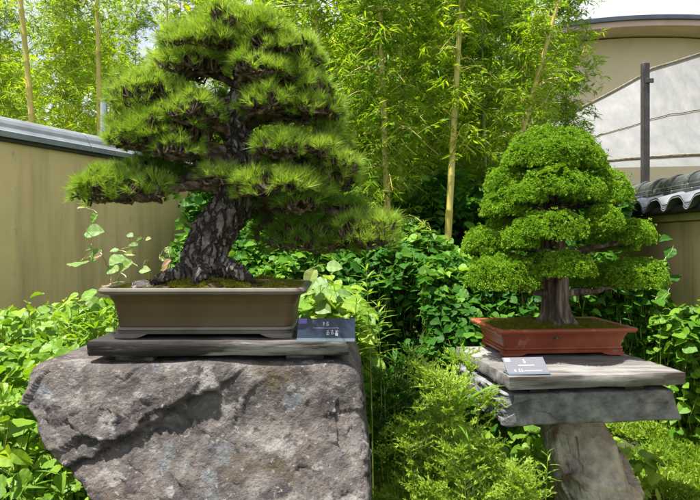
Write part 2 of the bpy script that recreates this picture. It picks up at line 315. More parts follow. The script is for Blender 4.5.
# ------------------------------------------------------------------ right garden wall with tiled roof
a2 = math.radians(2.2); RD = np.array([math.sin(a2), math.cos(a2), 0]); RN = np.array([-math.cos(a2), math.sin(a2), 0]); R0 = np.array([2.62, 4.6, 0])
def rw(V): V = np.asarray(V, float); return R0+V[:, 0:1]*RD+V[:, 1:2]*RN+np.array([0, 0, 1.])*V[:, 2:3]
wr = empty('tiled_wall', tuple(R0), 'beige garden wall under a dark wavy tiled roof on the right', 'wall')
mb = MB(); box(mb, (-4, -.16, -.1), (2.6, 0, 1.55), rw, .01); mb.build('plaster_face', M['plaster'], wr)
mb = MB(); box(mb, (-4.02, -.2, 1.552), (2.62, .05, 1.61), rw, .006); mb.build('plaster_beam', M['plaster'], wr)
mb = MB(); box(mb, (-4.04, -.34, 1.612), (2.64, .19, 1.66), rw, .006); mb.build('eave_board', M['eave_dark'], wr)
pitch = .345
for side in (1, -1):
    x0 = -4.0
    while x0 < 2.5:
        mb = MB(); nu, nv = 15, 5; V = []
        for lay in (0, 1):
            for i in range(nu):
                t = i/(nu-1)
                w = .046*math.sin(2*PI*(t*.97-.1))+.012*math.sin(4*PI*t)
                for j in range(nv):
                    s = j/(nv-1)
                    y = -.08+side*(.035+.29*s); z = 1.775-.085*s+w*(.75+.25*s)-(.016 if lay else 0)
                    V.append((x0+t*pitch*1.06, y, z))
        n1 = nu*nv; g = grid_faces(nu, nv); g2 = g[:, ::-1]+n1
        side_q = []
        for i in range(nu-1): side_q += [[i*nv+nv-1, (i+1)*nv+nv-1, n1+(i+1)*nv+nv-1, n1+i*nv+nv-1]]
        for j in range(nv-1): side_q += [[j, j+1, n1+j+1, n1+j], [(nu-1)*nv+j, (nu-1)*nv+j+1, n1+(nu-1)*nv+j+1, n1+(nu-1)*nv+j]]
        mb.add(rw(V), g, g2, side_q)
        mb.build('roof_tile', M['tile_light'], wr, smooth=True); x0 += pitch
for k, (hw, z0, z1) in enumerate([(.125, 1.765, 1.80), (.105, 1.803, 1.838)]):
    mb = MB(); x0 = -4.0+.1*k
    while x0 < 2.6: box(mb, (x0, -.08-hw, z0), (min(x0+.31, 2.62), -.08+hw, z1), rw, .006); x0 += .315
    mb.build('ridge_course', M['tile'], wr)
mb = MB(); x0 = -4.0
while x0 < 2.6:
    L_ = .30; th = np.linspace(0, PI, 13); V = []
    for xx, rr in ((x0, .100), (x0+.03, .104), (x0+.031, .094), (x0+L_, .090)):
        for t in th: V.append((xx, -.08+rr*math.cos(t), 1.84+rr*.98*math.sin(t)))
    mb.add(rw(V), grid_faces(4, 13), [list(range(13))], [list(range(39, 52))[::-1]]); x0 += L_
mb.build('ridge_cap', M['tile'], wr, smooth=False)

# ------------------------------------------------------------------ building, net sheet, post
bd = 16.0
bld = empty('building', (P(700, 0, bd)[0], bd, 0), 'tan building with a shallow arched dark roof beyond the white netting', 'building')
def arc_z(x):  # roof edge height along the gable
    cx = P(655, 0, bd)[0]; return P(0, 27, bd)[2]-.028*(x-cx)**2
xs = np.linspace(P(540, 0, bd)[0], P(860, 0, bd)[0], 40)
mb = MB(); V = [(x, y, z) for x in xs for (y, z) in ((bd, -.1), (bd, arc_z(x)-.28), (bd+10, arc_z(x)-.28), (bd+10, -.1))]
n = 4; fq = []
for i in range(len(xs)-1):
    for j in range(3): fq.append([i*n+j, (i+1)*n+j, (i+1)*n+j+1, i*n+j+1])
mb.add(V, fq, [[0, 1, 2, 3]], [[(len(xs)-1)*n+3, (len(xs)-1)*n+2, (len(xs)-1)*n+1, (len(xs)-1)*n]]); mb.build('wall', M['bwall'], bld)
xs = np.linspace(P(525, 0, bd)[0], P(875, 0, bd)[0], 46)
for nm, mt, y0, zt, zb in (('roof', M['broof'], bd-.9, 0, -.10), ('fascia', M['fascia'], bd-.82, -.103, -.24)):
    mb = MB(); V = [(x, y, arc_z(x)+z) for x in xs for (y, z) in ((y0, zb), (y0, zt), (bd+11, zt), (bd+11, zb))]
    fq = []
    for i in range(len(xs)-1):
        for j in range(4): fq.append([i*4+j, (i+1)*4+j, (i+1)*4+(j+1) % 4, i*4+(j+1) % 4])
    m_ = (len(xs)-1)*4; mb.add(V, fq, [[0, 1, 2, 3]], [[m_+3, m_+2, m_+1, m_]]); mb.build(nm, mt, bld)

sh = empty('netting_sheet', tuple(P(640, 170, 9.5)*[1, 1, 0]), 'large white translucent net sheet sloping up behind the tiled wall', 'netting')
tx = [540, 583, 612, 641, 651, 675, 700, 760, 840]; ty = [128, 108, 93, 77, 70, 63, 55, 44, 30]
nu, nv = 90, 40; V = []
for i in range(nu):
    px = 540+300*i/(nu-1); t = np.interp(px, tx, ty)
    for j in range(nv):
        s = j/(nv-1); d = 11.2-1.9*s; py = t+(168-.02*(px-600)-t)*s
        p = P(px, py, d); w = (.025*fbm((p[0]*2.2+s*2, s*2.5, 0), 4, 1))*math.sin(s*PI)
        w += .02*abs(math.sin(p[0]*2.6-s*7+noise.noise(Vector(p))*2.5))*math.sin(s*PI)
        V.append(p+np.array([0, w*.6, -.12*math.sin(s*PI)+w]))
V = np.array(V); mb = MB(); mb.add(V, grid_faces(nu, nv)); mb.build('net', M['sheet'], sh, smooth=True)
G = V.reshape(nu, nv, 3); mb = MB(); tube(mb, G[:, 0]+[0, -.02, .02], .02, 6); mb.build('edge_rope', M['rope'], sh)
mb = MB(); tube(mb, G[:, 34]+[0, -.04, 0], .022, 6); mb.build('seam_rope', M['rope'], sh)
mb = MB(); tube(mb, G[:, 17]+[0, -.03, 0], .010, 6); mb.build('seam_rope', M['rope'], sh)
q = P(645.5, 63, 8.4)
mb = MB(); box(mb, (q[0]-.048, 8.37, -.1), (q[0]+.048, 8.45, q[2]), None, .008)
post = empty('post', (q[0], 8.4, 0), 'tall dark square post in front of the white netting', 'post')
mb.build('shaft', M['steel_dark'], post)
mb = MB(); box(mb, (q[0]-.02, 8.34, q[2]-.28), (q[0]+.085, 8.368, q[2]-.22), None, .003); mb.build('bracket', M['steel_dark'], post)

# ------------------------------------------------------------------ left boulder
def rock(name, fn, mat, n, loc, label, cat):
    """cube grid -> fn(u,v,w in -1..1) -> point"""
    mb = MB(); g = np.linspace(-1, 1, n)
    A, B = np.meshgrid(g, g, indexing='ij'); one = np.ones_like(A)
    for (f, sgn) in (((one, A, B), 1), ((-one, A, B), -1), ((A, one, B), -1), ((A, -one, B), 1), ((A, B, one), 1), ((A, B, -one), -1)):
        q = np.stack(f, -1).reshape(-1, 3); V = np.array([fn(*p) for p in q]); fc = grid_faces(n, n)
        mb.add(V, fc if sgn < 0 else fc[:, ::-1])
    o = mb.build(name, mat, loc=loc, smooth=True)
    import bmesh
    b = bmesh.new(); b.from_mesh(o.data); bmesh.ops.remove_doubles(b, verts=b.verts, dist=.0004); bmesh.ops.recalc_face_normals(b, faces=b.faces); b.to_mesh(o.data); b.free()
    for p in o.data.polygons: p.use_smooth = True
    return tag(o, label, cat)
ROCKTOP = CAMH-.345
def boulder(u, v, w):
    # u across, v depth (-1 front), w up
    k = 26.0; r = (abs(u)**k+abs(v)**k+abs(w)**k)**(1/k); u, v, w = u/r, v/r, w/r
    z = ROCKTOP*(w+1)/2 if w > -1 else 0
    z = (w*.5+.5)*(ROCKTOP+.1)-.1+.0
    h = (z)/ROCKTOP
    xl = np.interp(h, [-.1, .3, .55, .66, .79, .90, 1], [-.26, -.34, -.50, -.61, -.785, -.895, -.91])
    xr = np.interp(h, [-.1, .5, .8, .95, 1], [.12, .06, .05, .035, .015])
    x = xl+(xr-xl)*(u+1)/2
    yf = np.interp(h, [0, .5, .66, .78, .85, 1], [1.46, 1.50, 1.56, 1.66, 1.715, 1.755])-.05*max(0, min(1, (1-h)/.3))*max(0, min(1, (-.45-x)/.3))+.03*max(0, -u-.35)**1.3
    yb = 2.35+.1*math.sin(3*u)
    y = yf+(yb-yf)*(v+1)/2
    front = max(0, -v)
    # diagonal ledge: upper-left block stands proud of the lower-right face
    px = x/y*F+350; py = HZ-(z-CAMH)/y*F
    dline = ((py-463)*(235-80)-(375-463)*(px-80))/math.hypot(155, -88)+5*noise.noise(Vector((px*.02, py*.02, 1)))+5*noise.noise(Vector((px*.09, py*.09, 1)))
    st = 1/(1+math.exp(max(-30, min(30, dline/.7)))) * max(0, min(1, (250-px)/40))
    y -= (.022*st-.012*math.exp(-(dline/1.6)**2)*max(0, min(1, (250-px)/40)))*front
    rough = .22+.78*st
    n1 = fbm((x*4, y*4, z*4), 5); 
    rid = 1-abs(noise.noise(Vector((x*7+5, y*7, z*9)))*2)
    vor = noise.voronoi(Vector((x*5, y*5, z*6)))[0]; ed = vor[1]-vor[0]
    n2 = fbm((x*11+3, y*11, z*14), 4)
    def facet(sc_, kk, sd):
        qq = Vector((x*sc_+sd, y*sc_, z*sc_*1.25))+Vector((noise.noise(Vector((x*9, y*9, z*9+sd))), 0, noise.noise(Vector((x*9, y*9+5, z*9+sd)))))*.35
        c0 = noise.voronoi(qq)[1][0]; rv = noise.noise_vector(c0*7.3)
        return kk*rv.dot(qq-c0)+kk*.25*noise.noise(c0*3.1)
    disp = facet(5, .055*rough, 0)+facet(12, .020*(.35+.65*rough), 4)+facet(27, .008, 9)+.010*n1*(.35+.65*rough)+.004*n2*(.5+.5*rough)+.004*fbm((x*34, y*34, z*34), 3)*(.4+.6*rough)
    topflat = max(0, (w-.86)/.14); disp *= 1-.75*max(0, min(1, (w-.8)/.15))
    y -= front*disp
    x += u*abs(u)*disp*.9
    z += (1-topflat)*w*disp*.4+topflat*.006*n1
    return (x, y, z)
rock('boulder', boulder, M['rock'], 210, (-.4, 2.0, 0), 'massive brown and grey boulder carrying the plank under the pine bonsai', 'rock')

# ------------------------------------------------------------------ planks
def plank(mb, lo, hi, Mf, amp=.003, n=(60, 24, 5), cracks=()):
    """box with slightly worn faces, made of six grids"""
    lo = np.array(lo, float); hi = np.array(hi, float)
    def wear(u, v, w):
        p = lo+(hi-lo)*np.array([u, v, w])
        e = [min(t, 1-t)*s for t, s in zip((u, v, w), hi-lo)]
        e.sort(); rd = .006; q = p.copy()
        c = (lo+hi)/2
        k = max(0, rd-e[1])/rd
        q = q+(c-q)/np.linalg.norm(c-q)*rd*.9*k*k
        d = amp*fbm((p[0]*3, p[1]*14, p[2]*24), 3)+amp*.9*noise.noise(Vector((p[0]*9, p[1]*9, 3)))
        if w in (0, 1): q[2] += d*.8
        if v in (0, 1): q[1] += d*(1.6 if v == 0 else -1.6)
        if u in (0, 1): q[0] += d*2
        return q
    for ax in range(3):
        o = [i for i in range(3) if i != ax]
        for s in (0, 1):
            A = np.linspace(0, 1, n[o[0]]+1); B = np.linspace(0, 1, n[o[1]]+1); V = []
            for a in A:
                for b in B:
                    t = [0, 0, 0]; t[ax] = s; t[o[0]] = float(a); t[o[1]] = float(b); V.append(wear(*t))
            fc = grid_faces(len(A), len(B)); 
            if (s == 1) == (ax == 1): fc = fc[:, ::-1]
            mb.add(Mf(np.array(V)), fc)
BT = CAMH-.287
lm = lambda V: rotz(V, math.radians(1.2), (-.375, 1.76, 0))
pl = empty('display_plank', (-.375, 1.9, BT-.045), 'dark weathered wooden plank lying on the big boulder under the brown pot', 'plank')
mb = MB(); plank(mb, (-.372, 0, BT-.042), (.372, .36, BT), lm, .0035); mb.build('board', M['old_wood'], pl, smooth=True)
for (a, b) in ((-.30, -.19), (.19, .3)):
    mb = MB(); box(mb, (a, .03, ROCKTOP-.01), (b, .33, BT-.044), lm, .003); mb.build('block', M['old_wood'], pl)
# right stand
ST = math.radians(7); SO = np.array([P(508, 0, 2.4)[0], 2.4, 0]); RT = CAMH-.53
sm = lambda V: rotz(V, ST, SO)
c = sm(np.array([[.345, .35, 0]]))[0]
pr = empty('display_plank', (c[0], c[1], RT-.05), 'pale grey weathered plank top lying on the stone slab under the red pot', 'plank')
mb = MB(); plank(mb, (0, 0, RT-.05), (.745, .168, RT), sm, .003, (50, 12, 4)); mb.build('front_board', M['grey_wood'], pr, smooth=True)
mb = MB(); plank(mb, (.003, .172, RT-.052), (.743, .42, RT-.002), sm, .003, (50, 12, 4)); mb.build('middle_board', M['grey_wood'], pr, smooth=True)
mb = MB(); plank(mb, (-.002, .424, RT-.05), (.742, .70, RT-.001), sm, .003, (50, 12, 4)); mb.build('rear_board', M['grey_wood'], pr, smooth=True)
for a in (.1, .5):
    mb = MB(); box(mb, (a, .03, RT-.068), (a+.08, .66, RT-.054), sm, .002); mb.build('batten', M['eave_dark'], pr)
def slabf(u, v, w):
    k = 22.; r = (abs(u)**k+abs(v)**k+abs(w)**k)**(1/k); u, v, w = u/r, v/r, w/r
    top = RT-.070; z = top-.065+.065*w
    x = .36+.37*u+(-.022*w if u > 0 else 0)*abs(u)+(-.0 if u < 0 else 0); y = .35+.33*v
    xx, yy = x, y
    qq = Vector((x*7, y*7, z*12)); c0 = noise.voronoi(qq)[1][0]; nn = fbm((x*6, y*6, z*9), 5)*.006+.012*noise.noise_vector(c0*7.3).dot(qq-c0)+.004*noise.noise(Vector((x*30, y*30, z*40)))
    side = 1-max(0, (w-.8)/.2)
    if v < 0: y -= nn*abs(v)**3*side*.8
    if v > 0: y += nn*v**3
    x += (nn*2.0 if u < 0 else nn)*u*abs(u)**3*side
    if w < 0: z += nn*.5*w
    return sm(np.array([[x, y, z]]))[0]
rock('stone_slab', slabf, M['slab'], 110, (c[0], c[1], RT-.135), 'thick rough grey stone slab balanced on the pale support rock', 'slab')
def legf(u, v, w):
    r = math.sqrt(u*u+v*v+w*w); k = 3.; r4 = (abs(u)**k+abs(v)**k+abs(w)**k)**(1/k); u, v, w = u/r4, v/r4, w/r4
    top = RT-.198; z = -.12+(w+1)/2*(top+.12); h = (w+1)/2
    cx = P(566+62*(1-h), 0, 2.75)[0]; hw = .150+.03*(1-h)
    cy = 2.78-.03*(1-h)
    x = cx+hw*u; y = cy+(.20+.04*(1-h))*v
    # chipped facet low front
    n = fbm((x*5, y*5, z*5), 4)*.03+.03*(1-abs(2*noise.noise(Vector((x*6, y*6, z*5)))))
    vor = noise.voronoi(Vector((x*6, y*6, z*4)))[0]
    qq = Vector((x*6, y*6, z*5)); c0 = noise.voronoi(qq)[1][0]; n = .07*noise.noise_vector(c0*5.1+Vector((2, 0, 0))).dot(qq-c0)+fbm((x*5, y*5, z*5), 5)*.02
    qq = Vector((x*15, y*15, z*13)); c0 = noise.voronoi(qq)[1][0]; n += .016*noise.noise_vector(c0*5.1).dot(qq-c0)
    s = 1-max(0, (w-.85)/.15)
    d = -(y-2.56)+.6*(x-cx)
    x += u*n*s; y += v*n*s
    if v < 0 and h > .45: y += .10*(h-.45)*abs(v)
    return (x, y, z)
rock('support_rock', legf, M['leg_rock'], 110, (P(590, 0, 2.75)[0], 2.75, 0), 'pale tan rough rock standing on grass under the grey slab', 'rock')

# ------------------------------------------------------------------ pots
def rrect(hx, hy, r, n=6):
    P_ = []
    for (cx, cy, a0) in ((hx-r, hy-r, 0), (-hx+r, hy-r, PI/2), (-hx+r, -hy+r, PI), (hx-r, -hy+r, 1.5*PI)):
        for i in range(n+1): a = a0+PI/2*i/n; P_.append((cx+r*math.cos(a), cy+r*math.sin(a)))
    return np.array(P_)
def loft(mb, prof, Mf, closed_bottom=True):
    rings = []
    for (z, hx, hy, r) in prof:
        q = rrect(hx, hy, r); rings.append(np.column_stack([q, np.full(len(q), z)]))
    n = len(rings[0]); V = np.concatenate(rings); m = len(rings)
    i = np.arange(m-1)[:, None]*n; j = np.arange(n)[None]; k = (j+1) % n
    fq = np.stack([i+j, i+k, i+n+k, i+n+j], -1).reshape(-1, 4)
    if closed_bottom: mb.add(Mf(V), fq, np.arange(n)[None, ::-1])
    else: mb.add(Mf(V), fq)
def pot(Mf, loc, body, rim, foot, mats, label, hx, hy, z0, footinfo, soilz, cz):
    t = empty('bonsai_pot', loc, label, 'pot')
    mb = MB(); loft(mb, body, Mf); mb.build('body', mats[0], t, smooth=False)
    mb = MB(); loft(mb, rim+[rim[0]], Mf, False); mb.build('rim', mats[1], t)
    mb = MB(); loft(mb, foot, Mf); mb.build('base_band', mats[2], t)
    fl, fw, fh = footinfo
    for sx in (-1, 1):
        for sy in (-1, 1):
            mb = MB(); x0, x1 = sorted((sx*hx, sx*(hx-fl))); y0, y1 = sorted((sy*hy, sy*(hy-fw)))
            n = 12; V = []       # foot with a scooped inner end
            for i in range(n+1):
                s = i/n; x = sx*(hx-fl*s*1.35); zz = z0 if s < .6 else z0+fh*min(1, ((s-.6)/.4))**1.6*.98
                for (y, z) in ((y0, zz), (y1, zz), (y1, z0+fh), (y0, z0+fh)): V.append((x, y, z))
            fq = [[i*4+j, (i+1)*4+j, (i+1)*4+(j+1) % 4, i*4+(j+1) % 4] for i in range(n) for j in range(4)]
            mb.add(Mf(np.array(V)), fq, [[3, 2, 1, 0]]); mb.build('foot', mats[2], t)
    # soil mound
    mb = MB(); nx, ny = 60, 36; V = []
    sx_, sy_ = soilz[1], soilz[2]
    for a in np.linspace(-1, 1, nx):
        for b in np.linspace(-1, 1, ny):
            e = max(0, 1-abs(a)**4)*max(0, 1-abs(b)**4)
            V.append((a*sx_, b*sy_, soilz[0]+soilz[3]*e*(.6+.4*math.exp(-((a-soilz[4])**2)*5))+.007*fbm((a*6, b*4, 1), 4)*e+.010*max(0, noise.noise(Vector((a*5, b*3, 8))))*e))
    mb.add(Mf(np.array(V)), grid_faces(nx, ny)[:, ::-1]); mb.build('soil', M['soil'], t, smooth=True)
    return t, V
LPO = (P(207, 0, 1.96)[0], 1.96, 0); LPO = (-.430, 1.965, 0)
lp = lambda V: rotz(V, math.radians(.8), LPO)
z0 = BT+.001
potL, soilL = pot(lp, (LPO[0], LPO[1], z0),
    [(z0+.030, .250, .140, .03), (z0+.034, .256, .146, .03), (z0+.06, .258, .148, .03), (z0+.10, .266, .156, .032), (z0+.125, .279, .167, .034), (z0+.132, .285, .172, .035)],
    [(z0+.127, .26, .15, .03), (z0+.1275, .289, .176, .036), (z0+.131, .298, .184, .038), (z0+.139, .303, .189, .04), (z0+.1455, .301, .187, .04), (z0+.148, .294, .18, .038), (z0+.146, .278, .164, .034), (z0+.136, .268, .156, .034)],
    [(z0+.012, .243, .134, .028), (z0+.012, .257, .148, .032), (z0+.020, .260, .151, .032), (z0+.022, .256, .147, .032), (z0+.024, .261, .152, .032), (z0+.031, .259, .150, .032), (z0+.033, .25, .141, .03)],
    (M['pot_brown'], M['pot_grey'], M['pot_grey']), 'wide grey-brown rectangular clay pot holding the pine on the dark plank', .258, .150, z0, (.07, .06, .0125), (z0+.136, .276, .163, .030, .0), 0)
RPO = sm(np.array([[.425, .56, 0]]))[0]; RPO = (RPO[0]-.0, RPO[1], 0)
rp = lambda V: rotz(V*[1.05, 1, 1], ST-.035, RPO)
z1 = RT+.003
potR, soilR = pot(rp, (RPO[0], RPO[1], z1),
    [(z1+.026, .262, .165, .02), (z1+.030, .270, .173, .02), (z1+.036, .270, .173, .02), (z1+.040, .264, .167, .02), (z1+.08, .276, .178, .022), (z1+.106, .289, .19, .022), (z1+.108, .292, .193, .022)],
    [(z1+.104, .27, .17, .02), (z1+.1045, .294, .195, .022), (z1+.107, .312, .212, .025), (z1+.116, .318, .218, .026), (z1+.124, .318, .218, .026), (z1+.127, .312, .212, .025), (z1+.125, .29, .19, .022), (z1+.112, .28, .18, .022)],
    [(z1+.012, .25, .155, .02), (z1+.012, .268, .172, .02), (z1+.025, .271, .175, .02), (z1+.027, .264, .168, .02)],
    (M['pot_red'], M['pot_red'], M['pot_red']), 'shallow reddish terracotta rectangular pot on the grey plank top', .270, .174, z1, (.075, .06, .0125), (z1+.112, .288, .19, .022, 0), 0)

# moss: tiny upright tufts over the soil
def tuft_template(n, spread, lmin, lmax, w, seed, flatbase=0.0, kind='tri'):
    r = np.random.default_rng(seed); V = []; T = []
    for i in range(n):
        a = r.uniform(0, 2*PI); th = spread*math.sqrt(r.uniform(0.01, 1)); l = r.uniform(lmin, lmax)
        d = np.array([math.sin(th)*math.cos(a), math.cos(th), math.sin(th)*math.sin(a)])
        s = np.cross(d, r.normal(size=3)); s /= np.linalg.norm(s)
        b = np.array([0, r.uniform(-flatbase, 0), 0])+d*.03*0
        k = len(V); V += [b-s*w, b+s*w, b+d*l+np.array([0, 0, 0])]; T.append([k, k+1, k+2])
    return np.array(V), [T]
def moss(name, Vs, Mf, loc, label, n, mat, sx, sy, keep):
    P0 = Mf(np.array(Vs)); ids = rng.integers(0, len(P0), n); loc_l = np.array(Vs)[ids]
    k = np.array([keep(*q) for q in loc_l]); ids = ids[k]
    pos = P0[ids]+rng.normal(size=(len(ids), 3))*[.004, .004, .0005]; mb = MB()
    T = [tuft_template(14, 1.2, .5, 1, .09, 50+i) for i in range(4)]
    for i in range(4):
        q = pos[i::4]; scatter(mb, T[i], q, np.tile([0., 0, 1], (len(q), 1))+rng.normal(size=(len(q), 3))*.3, np.tile([0., 1, 0.1], (len(q), 1)), rng.uniform(.008, .018, len(q)))
    return tag(mb.build(name, mat, loc=loc), label, 'moss', kind='stuff')
moss('moss', soilL, lp, (LPO[0], LPO[1], z0+.14), 'golden green moss on the soil in the brown pot', 16000, M['moss'], 0, 0, lambda x, y, z: noise.noise(Vector((x*13, y*13, 0))) > -.12)
moss('moss', soilR, rp, (RPO[0], RPO[1], z1+.12), 'olive green moss on the soil in the red pot', 16000, M['moss'], 0, 0, lambda x, y, z: noise.noise(Vector((x*13, y*13, 7))) > -.25)

# stones in the brown pot
def pebble(cx, cy, cz, a, b, c_, seed, loc, label, mat):
    def f(u, v, w):
        r = math.sqrt(u*u+v*v+w*w); u, v, w = u/r, v/r, w/r
        n = 1+.25*noise.noise(Vector((u*1.6+seed, v*1.6, w*1.6)))+.1*noise.noise(Vector((u*5+seed, v*5, w*5)))
        return (cx+a*u*n, cy+b*v*n, cz+c_*w*n)
    return rock('stone', f, mat, 22, loc, label, 'stone')
M['pebble'] = surf('pale_stone', [(.3, (.25, .2, .17)), (.6, (.42, .36, .31)), (.8, (.5, .46, .42))], 22, .85, .5, 90)
for (px, py, d, a, b, h, s, lab) in ((143, 280, 1.86, .036, .03, .017, 1, 'pale pinkish stone at the left end of the brown pot'), (262, 279, 1.93, .04, .03, .016, 5, 'flat tan stone right of the pine trunk in the brown pot'), (170, 277, 1.9, .03, .025, .014, 9, 'small dark grey stone between the pale stone and the pine roots')):
    q = P(px, py, d); q[2] = z0+.148; pebble(q[0], q[1], q[2], a, b, h, s, tuple(q), lab, M['pine_bark'] if s == 9 else M['pebble'])

# ------------------------------------------------------------------ name plates
def sign(Mf, loc, w, base_z, dep, hgt, mats, label, marks):
    """slanted plate: local x across, front bottom edge at y=0, leaning back"""
    t = empty('name_plate', loc, label, 'sign')
    L_ = math.hypot(dep, hgt); ux = np.array([0, dep, hgt])/L_; nn = np.array([0, -hgt, dep])/L_
    def pm(V): V = np.asarray(V, float); return Mf(np.column_stack([V[:, 0], np.zeros(len(V)), np.full(len(V), base_z)])+V[:, 1:2]*ux+V[:, 2:3]*nn)
    mb = MB(); box(mb, (-w/2, 0, -.004), (w/2, L_, 0), pm, .0008); mb.build('plate', mats[0], t)
    mb = MB(); box(mb, (-w/2-.001, -.002, base_z-.000), (w/2+.001, dep*.9, base_z+.003), Mf, .0006); mb.build('stand', M['sign_edge'], t)
    mb = MB(); box(mb, (-w/2+.001, -.006, .0006), (w/2-.001, .004, .0035), pm, .0005); mb.build('lower_lip', M['sign_edge'], t)
    for (nm, mt, rects) in marks:
        mb = MB()
        for (x0, y0, x1, y1, *rot) in rects:
            V = np.array([[x0, y0, .0006], [x1, y0, .0006], [x1, y1, .0006], [x0, y1, .0006]])
            if rot:
                c_ = V.mean(0); a = rot[0]; dd = V-c_; V = c_+np.column_stack([dd[:, 0]*math.cos(a)-dd[:, 1]*math.sin(a), dd[:, 0]*math.sin(a)+dd[:, 1]*math.cos(a), dd[:, 2]])
            mb.add(pm(V*[w, L_, 1]+[-w/2, 0, 0]), [[0, 1, 2, 3]])
        mb.build(nm, mt, t)
def glyph(x, y, w, h, seed):
    """a few brush strokes of a small printed character"""
    r = random.Random(seed); o = []
    for yy in (.15, .5, .85): o.append((x+w*r.uniform(0, .2), y+h*yy-h*.04, x+w*r.uniform(.75, 1), y+h*yy+h*.05))
    o.append((x+w*.46, y, x+w*.56, y+h)); o.append((x+w*.15, y+h*.05, x+w*.24, y+h*.5, .1)); o.append((x+w*.78, y+h*.05, x+w*.87, y+h*.5, -.1))
    return o
q = P(326, 341, 1.775)
sm1 = lambda V: rotz(V, math.radians(-1), (q[0], q[1], 0))
marksL = [('logo_patch', M['purple'], [(.02, .74, .16, .98)]), ('logo_lettering', M['ink_faint'], [(.035+.018*i, .82, .048+.018*i, .89) for i in range(6)]),
    ('lettering', M['ink_white'], glyph(.44, .66, .03, .16, 1)+glyph(.49, .64, .055, .2, 2)+glyph(.50, .22, .06, .22, 3)+glyph(.58, .24, .05, .22, 4)+glyph(.65, .18, .055, .26, 5)),
    ('small_print', M['ink_faint'], [(.27+.014*i, .525, .281+.014*i, .56) for i in range(32)])]
sign(sm1, (q[0], q[1], BT), .167, BT+.002, .030, .058, (M['sign_navy'],), 'dark navy name plate with a purple corner beside the brown pot', marksL)
q2 = sm(np.array([[.10, .035, 0]]))[0]
sm2 = lambda V: rotz(V, ST-.03, (q2[0], q2[1], 0))
marksR = [('logo_patch', M['purple_glare'], [(.03, .72, .17, .96)]), ('logo_lettering', M['ink_white'], [(.045+.018*i, .8, .058+.018*i, .87) for i in range(6)]),
    ('lettering', M['ink_white'], glyph(.47, .62, .06, .26, 8)), ('lettering', M['ink_white'], glyph(.17, .12, .06, .15, 9)+glyph(.28, .10, .05, .2, 10)+glyph(.34, .10, .05, .2, 11)),
    ('small_print', M['ink_white'], [(.32+.014*i, .48, .331+.014*i, .53) for i in range(28)]), ('small_print', M['ink_white'], [(.42+.014*i, .16, .431+.014*i, .2) for i in range(30)])]
sign(sm2, (q2[0], q2[1], RT), .170, RT+.004, .072, .052, (M['sign_glare'],), 'slanted name plate with sky glare painted in pale grey in front of the red pot', marksR)

# ------------------------------------------------------------------ pine bonsai
def bark_trunk(mb, ctrl, n, sides, style, seed=0, flare=None):
    """ctrl rows: x,y,z,r"""
    c = smoothpath(ctrl, n); p = c[:, :3]; r = c[:, 3]; t, a, b = frames(p)
    L_ = np.concatenate([[0], np.cumsum(np.linalg.norm(np.diff(p, axis=0), axis=1))]); V = []
    for i in range(n):
        for j in range(sides):
            th = 2*PI*j/sides; dv = math.cos(th)*a[i]+math.sin(th)*b[i]; rr = r[i]
            q = p[i]+dv*rr
            if flare: rr *= flare(L_[i], th)
            if style == 'plate':
                s = Vector((q[0]*42, q[1]*42, q[2]*26+seed)); s += Vector((noise.noise(s*.35), noise.noise(s*.35+Vector((7, 0, 0))), 0))*1.0
                v = noise.voronoi(s)[0]; e = v[1]-v[0]
                dd = .008*min(1, e*3.2)-.005+.003*fbm(q*60, 3)+.004*noise.noise(Vector(q*14))
                dd *= min(1, r[i]/.04)
            else:
                s = math.sin(th*9+3*noise.noise(Vector(q*6))+seed)*.5+fbm((math.cos(th)*5, math.sin(th)*5, q[2]*6), 4)
                dd = .007*s
            V.append(p[i]+dv*(rr+dd))
    i = np.arange(n-1)[:, None]*sides; j = np.arange(sides)[None]; k = (j+1) % sides
    mb.add(np.array(V), np.stack([i+j, i+k, i+sides+k, i+sides+j], -1).reshape(-1, 4), (np.arange(sides)+(n-1)*sides)[None])
    return c
def cp(px, py, d, r): q = P(px, py, d); return [q[0], q[1], q[2], r]
pine = empty('pine_bonsai', (P(207, 0, 1.96)[0], 1.96, z0+.14), 'old pine bonsai with thick cracked leaning trunk in the brown pot', 'bonsai tree')
mb = MB()
ctrl = [cp(207, 290, 1.96, .112), cp(207, 280, 1.96, .100), cp(205, 269, 1.96, .078), cp(206, 252, 1.96, .070), cp(215, 232, 1.965, .067), cp(228, 212, 1.97, .064), cp(238, 195, 1.975, .061), cp(243, 178, 1.98, .056), cp(243, 155, 1.985, .050), cp(236, 130, 1.985, .044), cp(234, 110, 1.985, .036), cp(240, 88, 1.985, .027), cp(238, 62, 1.985, .019), cp(236, 40, 1.98, .012), cp(237, 22, 1.98, .006)]
fl = lambda l, th: 1+max(0, .5-l*8)*.2*max(0, math.sin(th*3+.6))
TR = bark_trunk(mb, ctrl, 330, 110, 'plate', 0, fl)
mb.build('trunk', M['pine_bark'], pine, smooth=True)
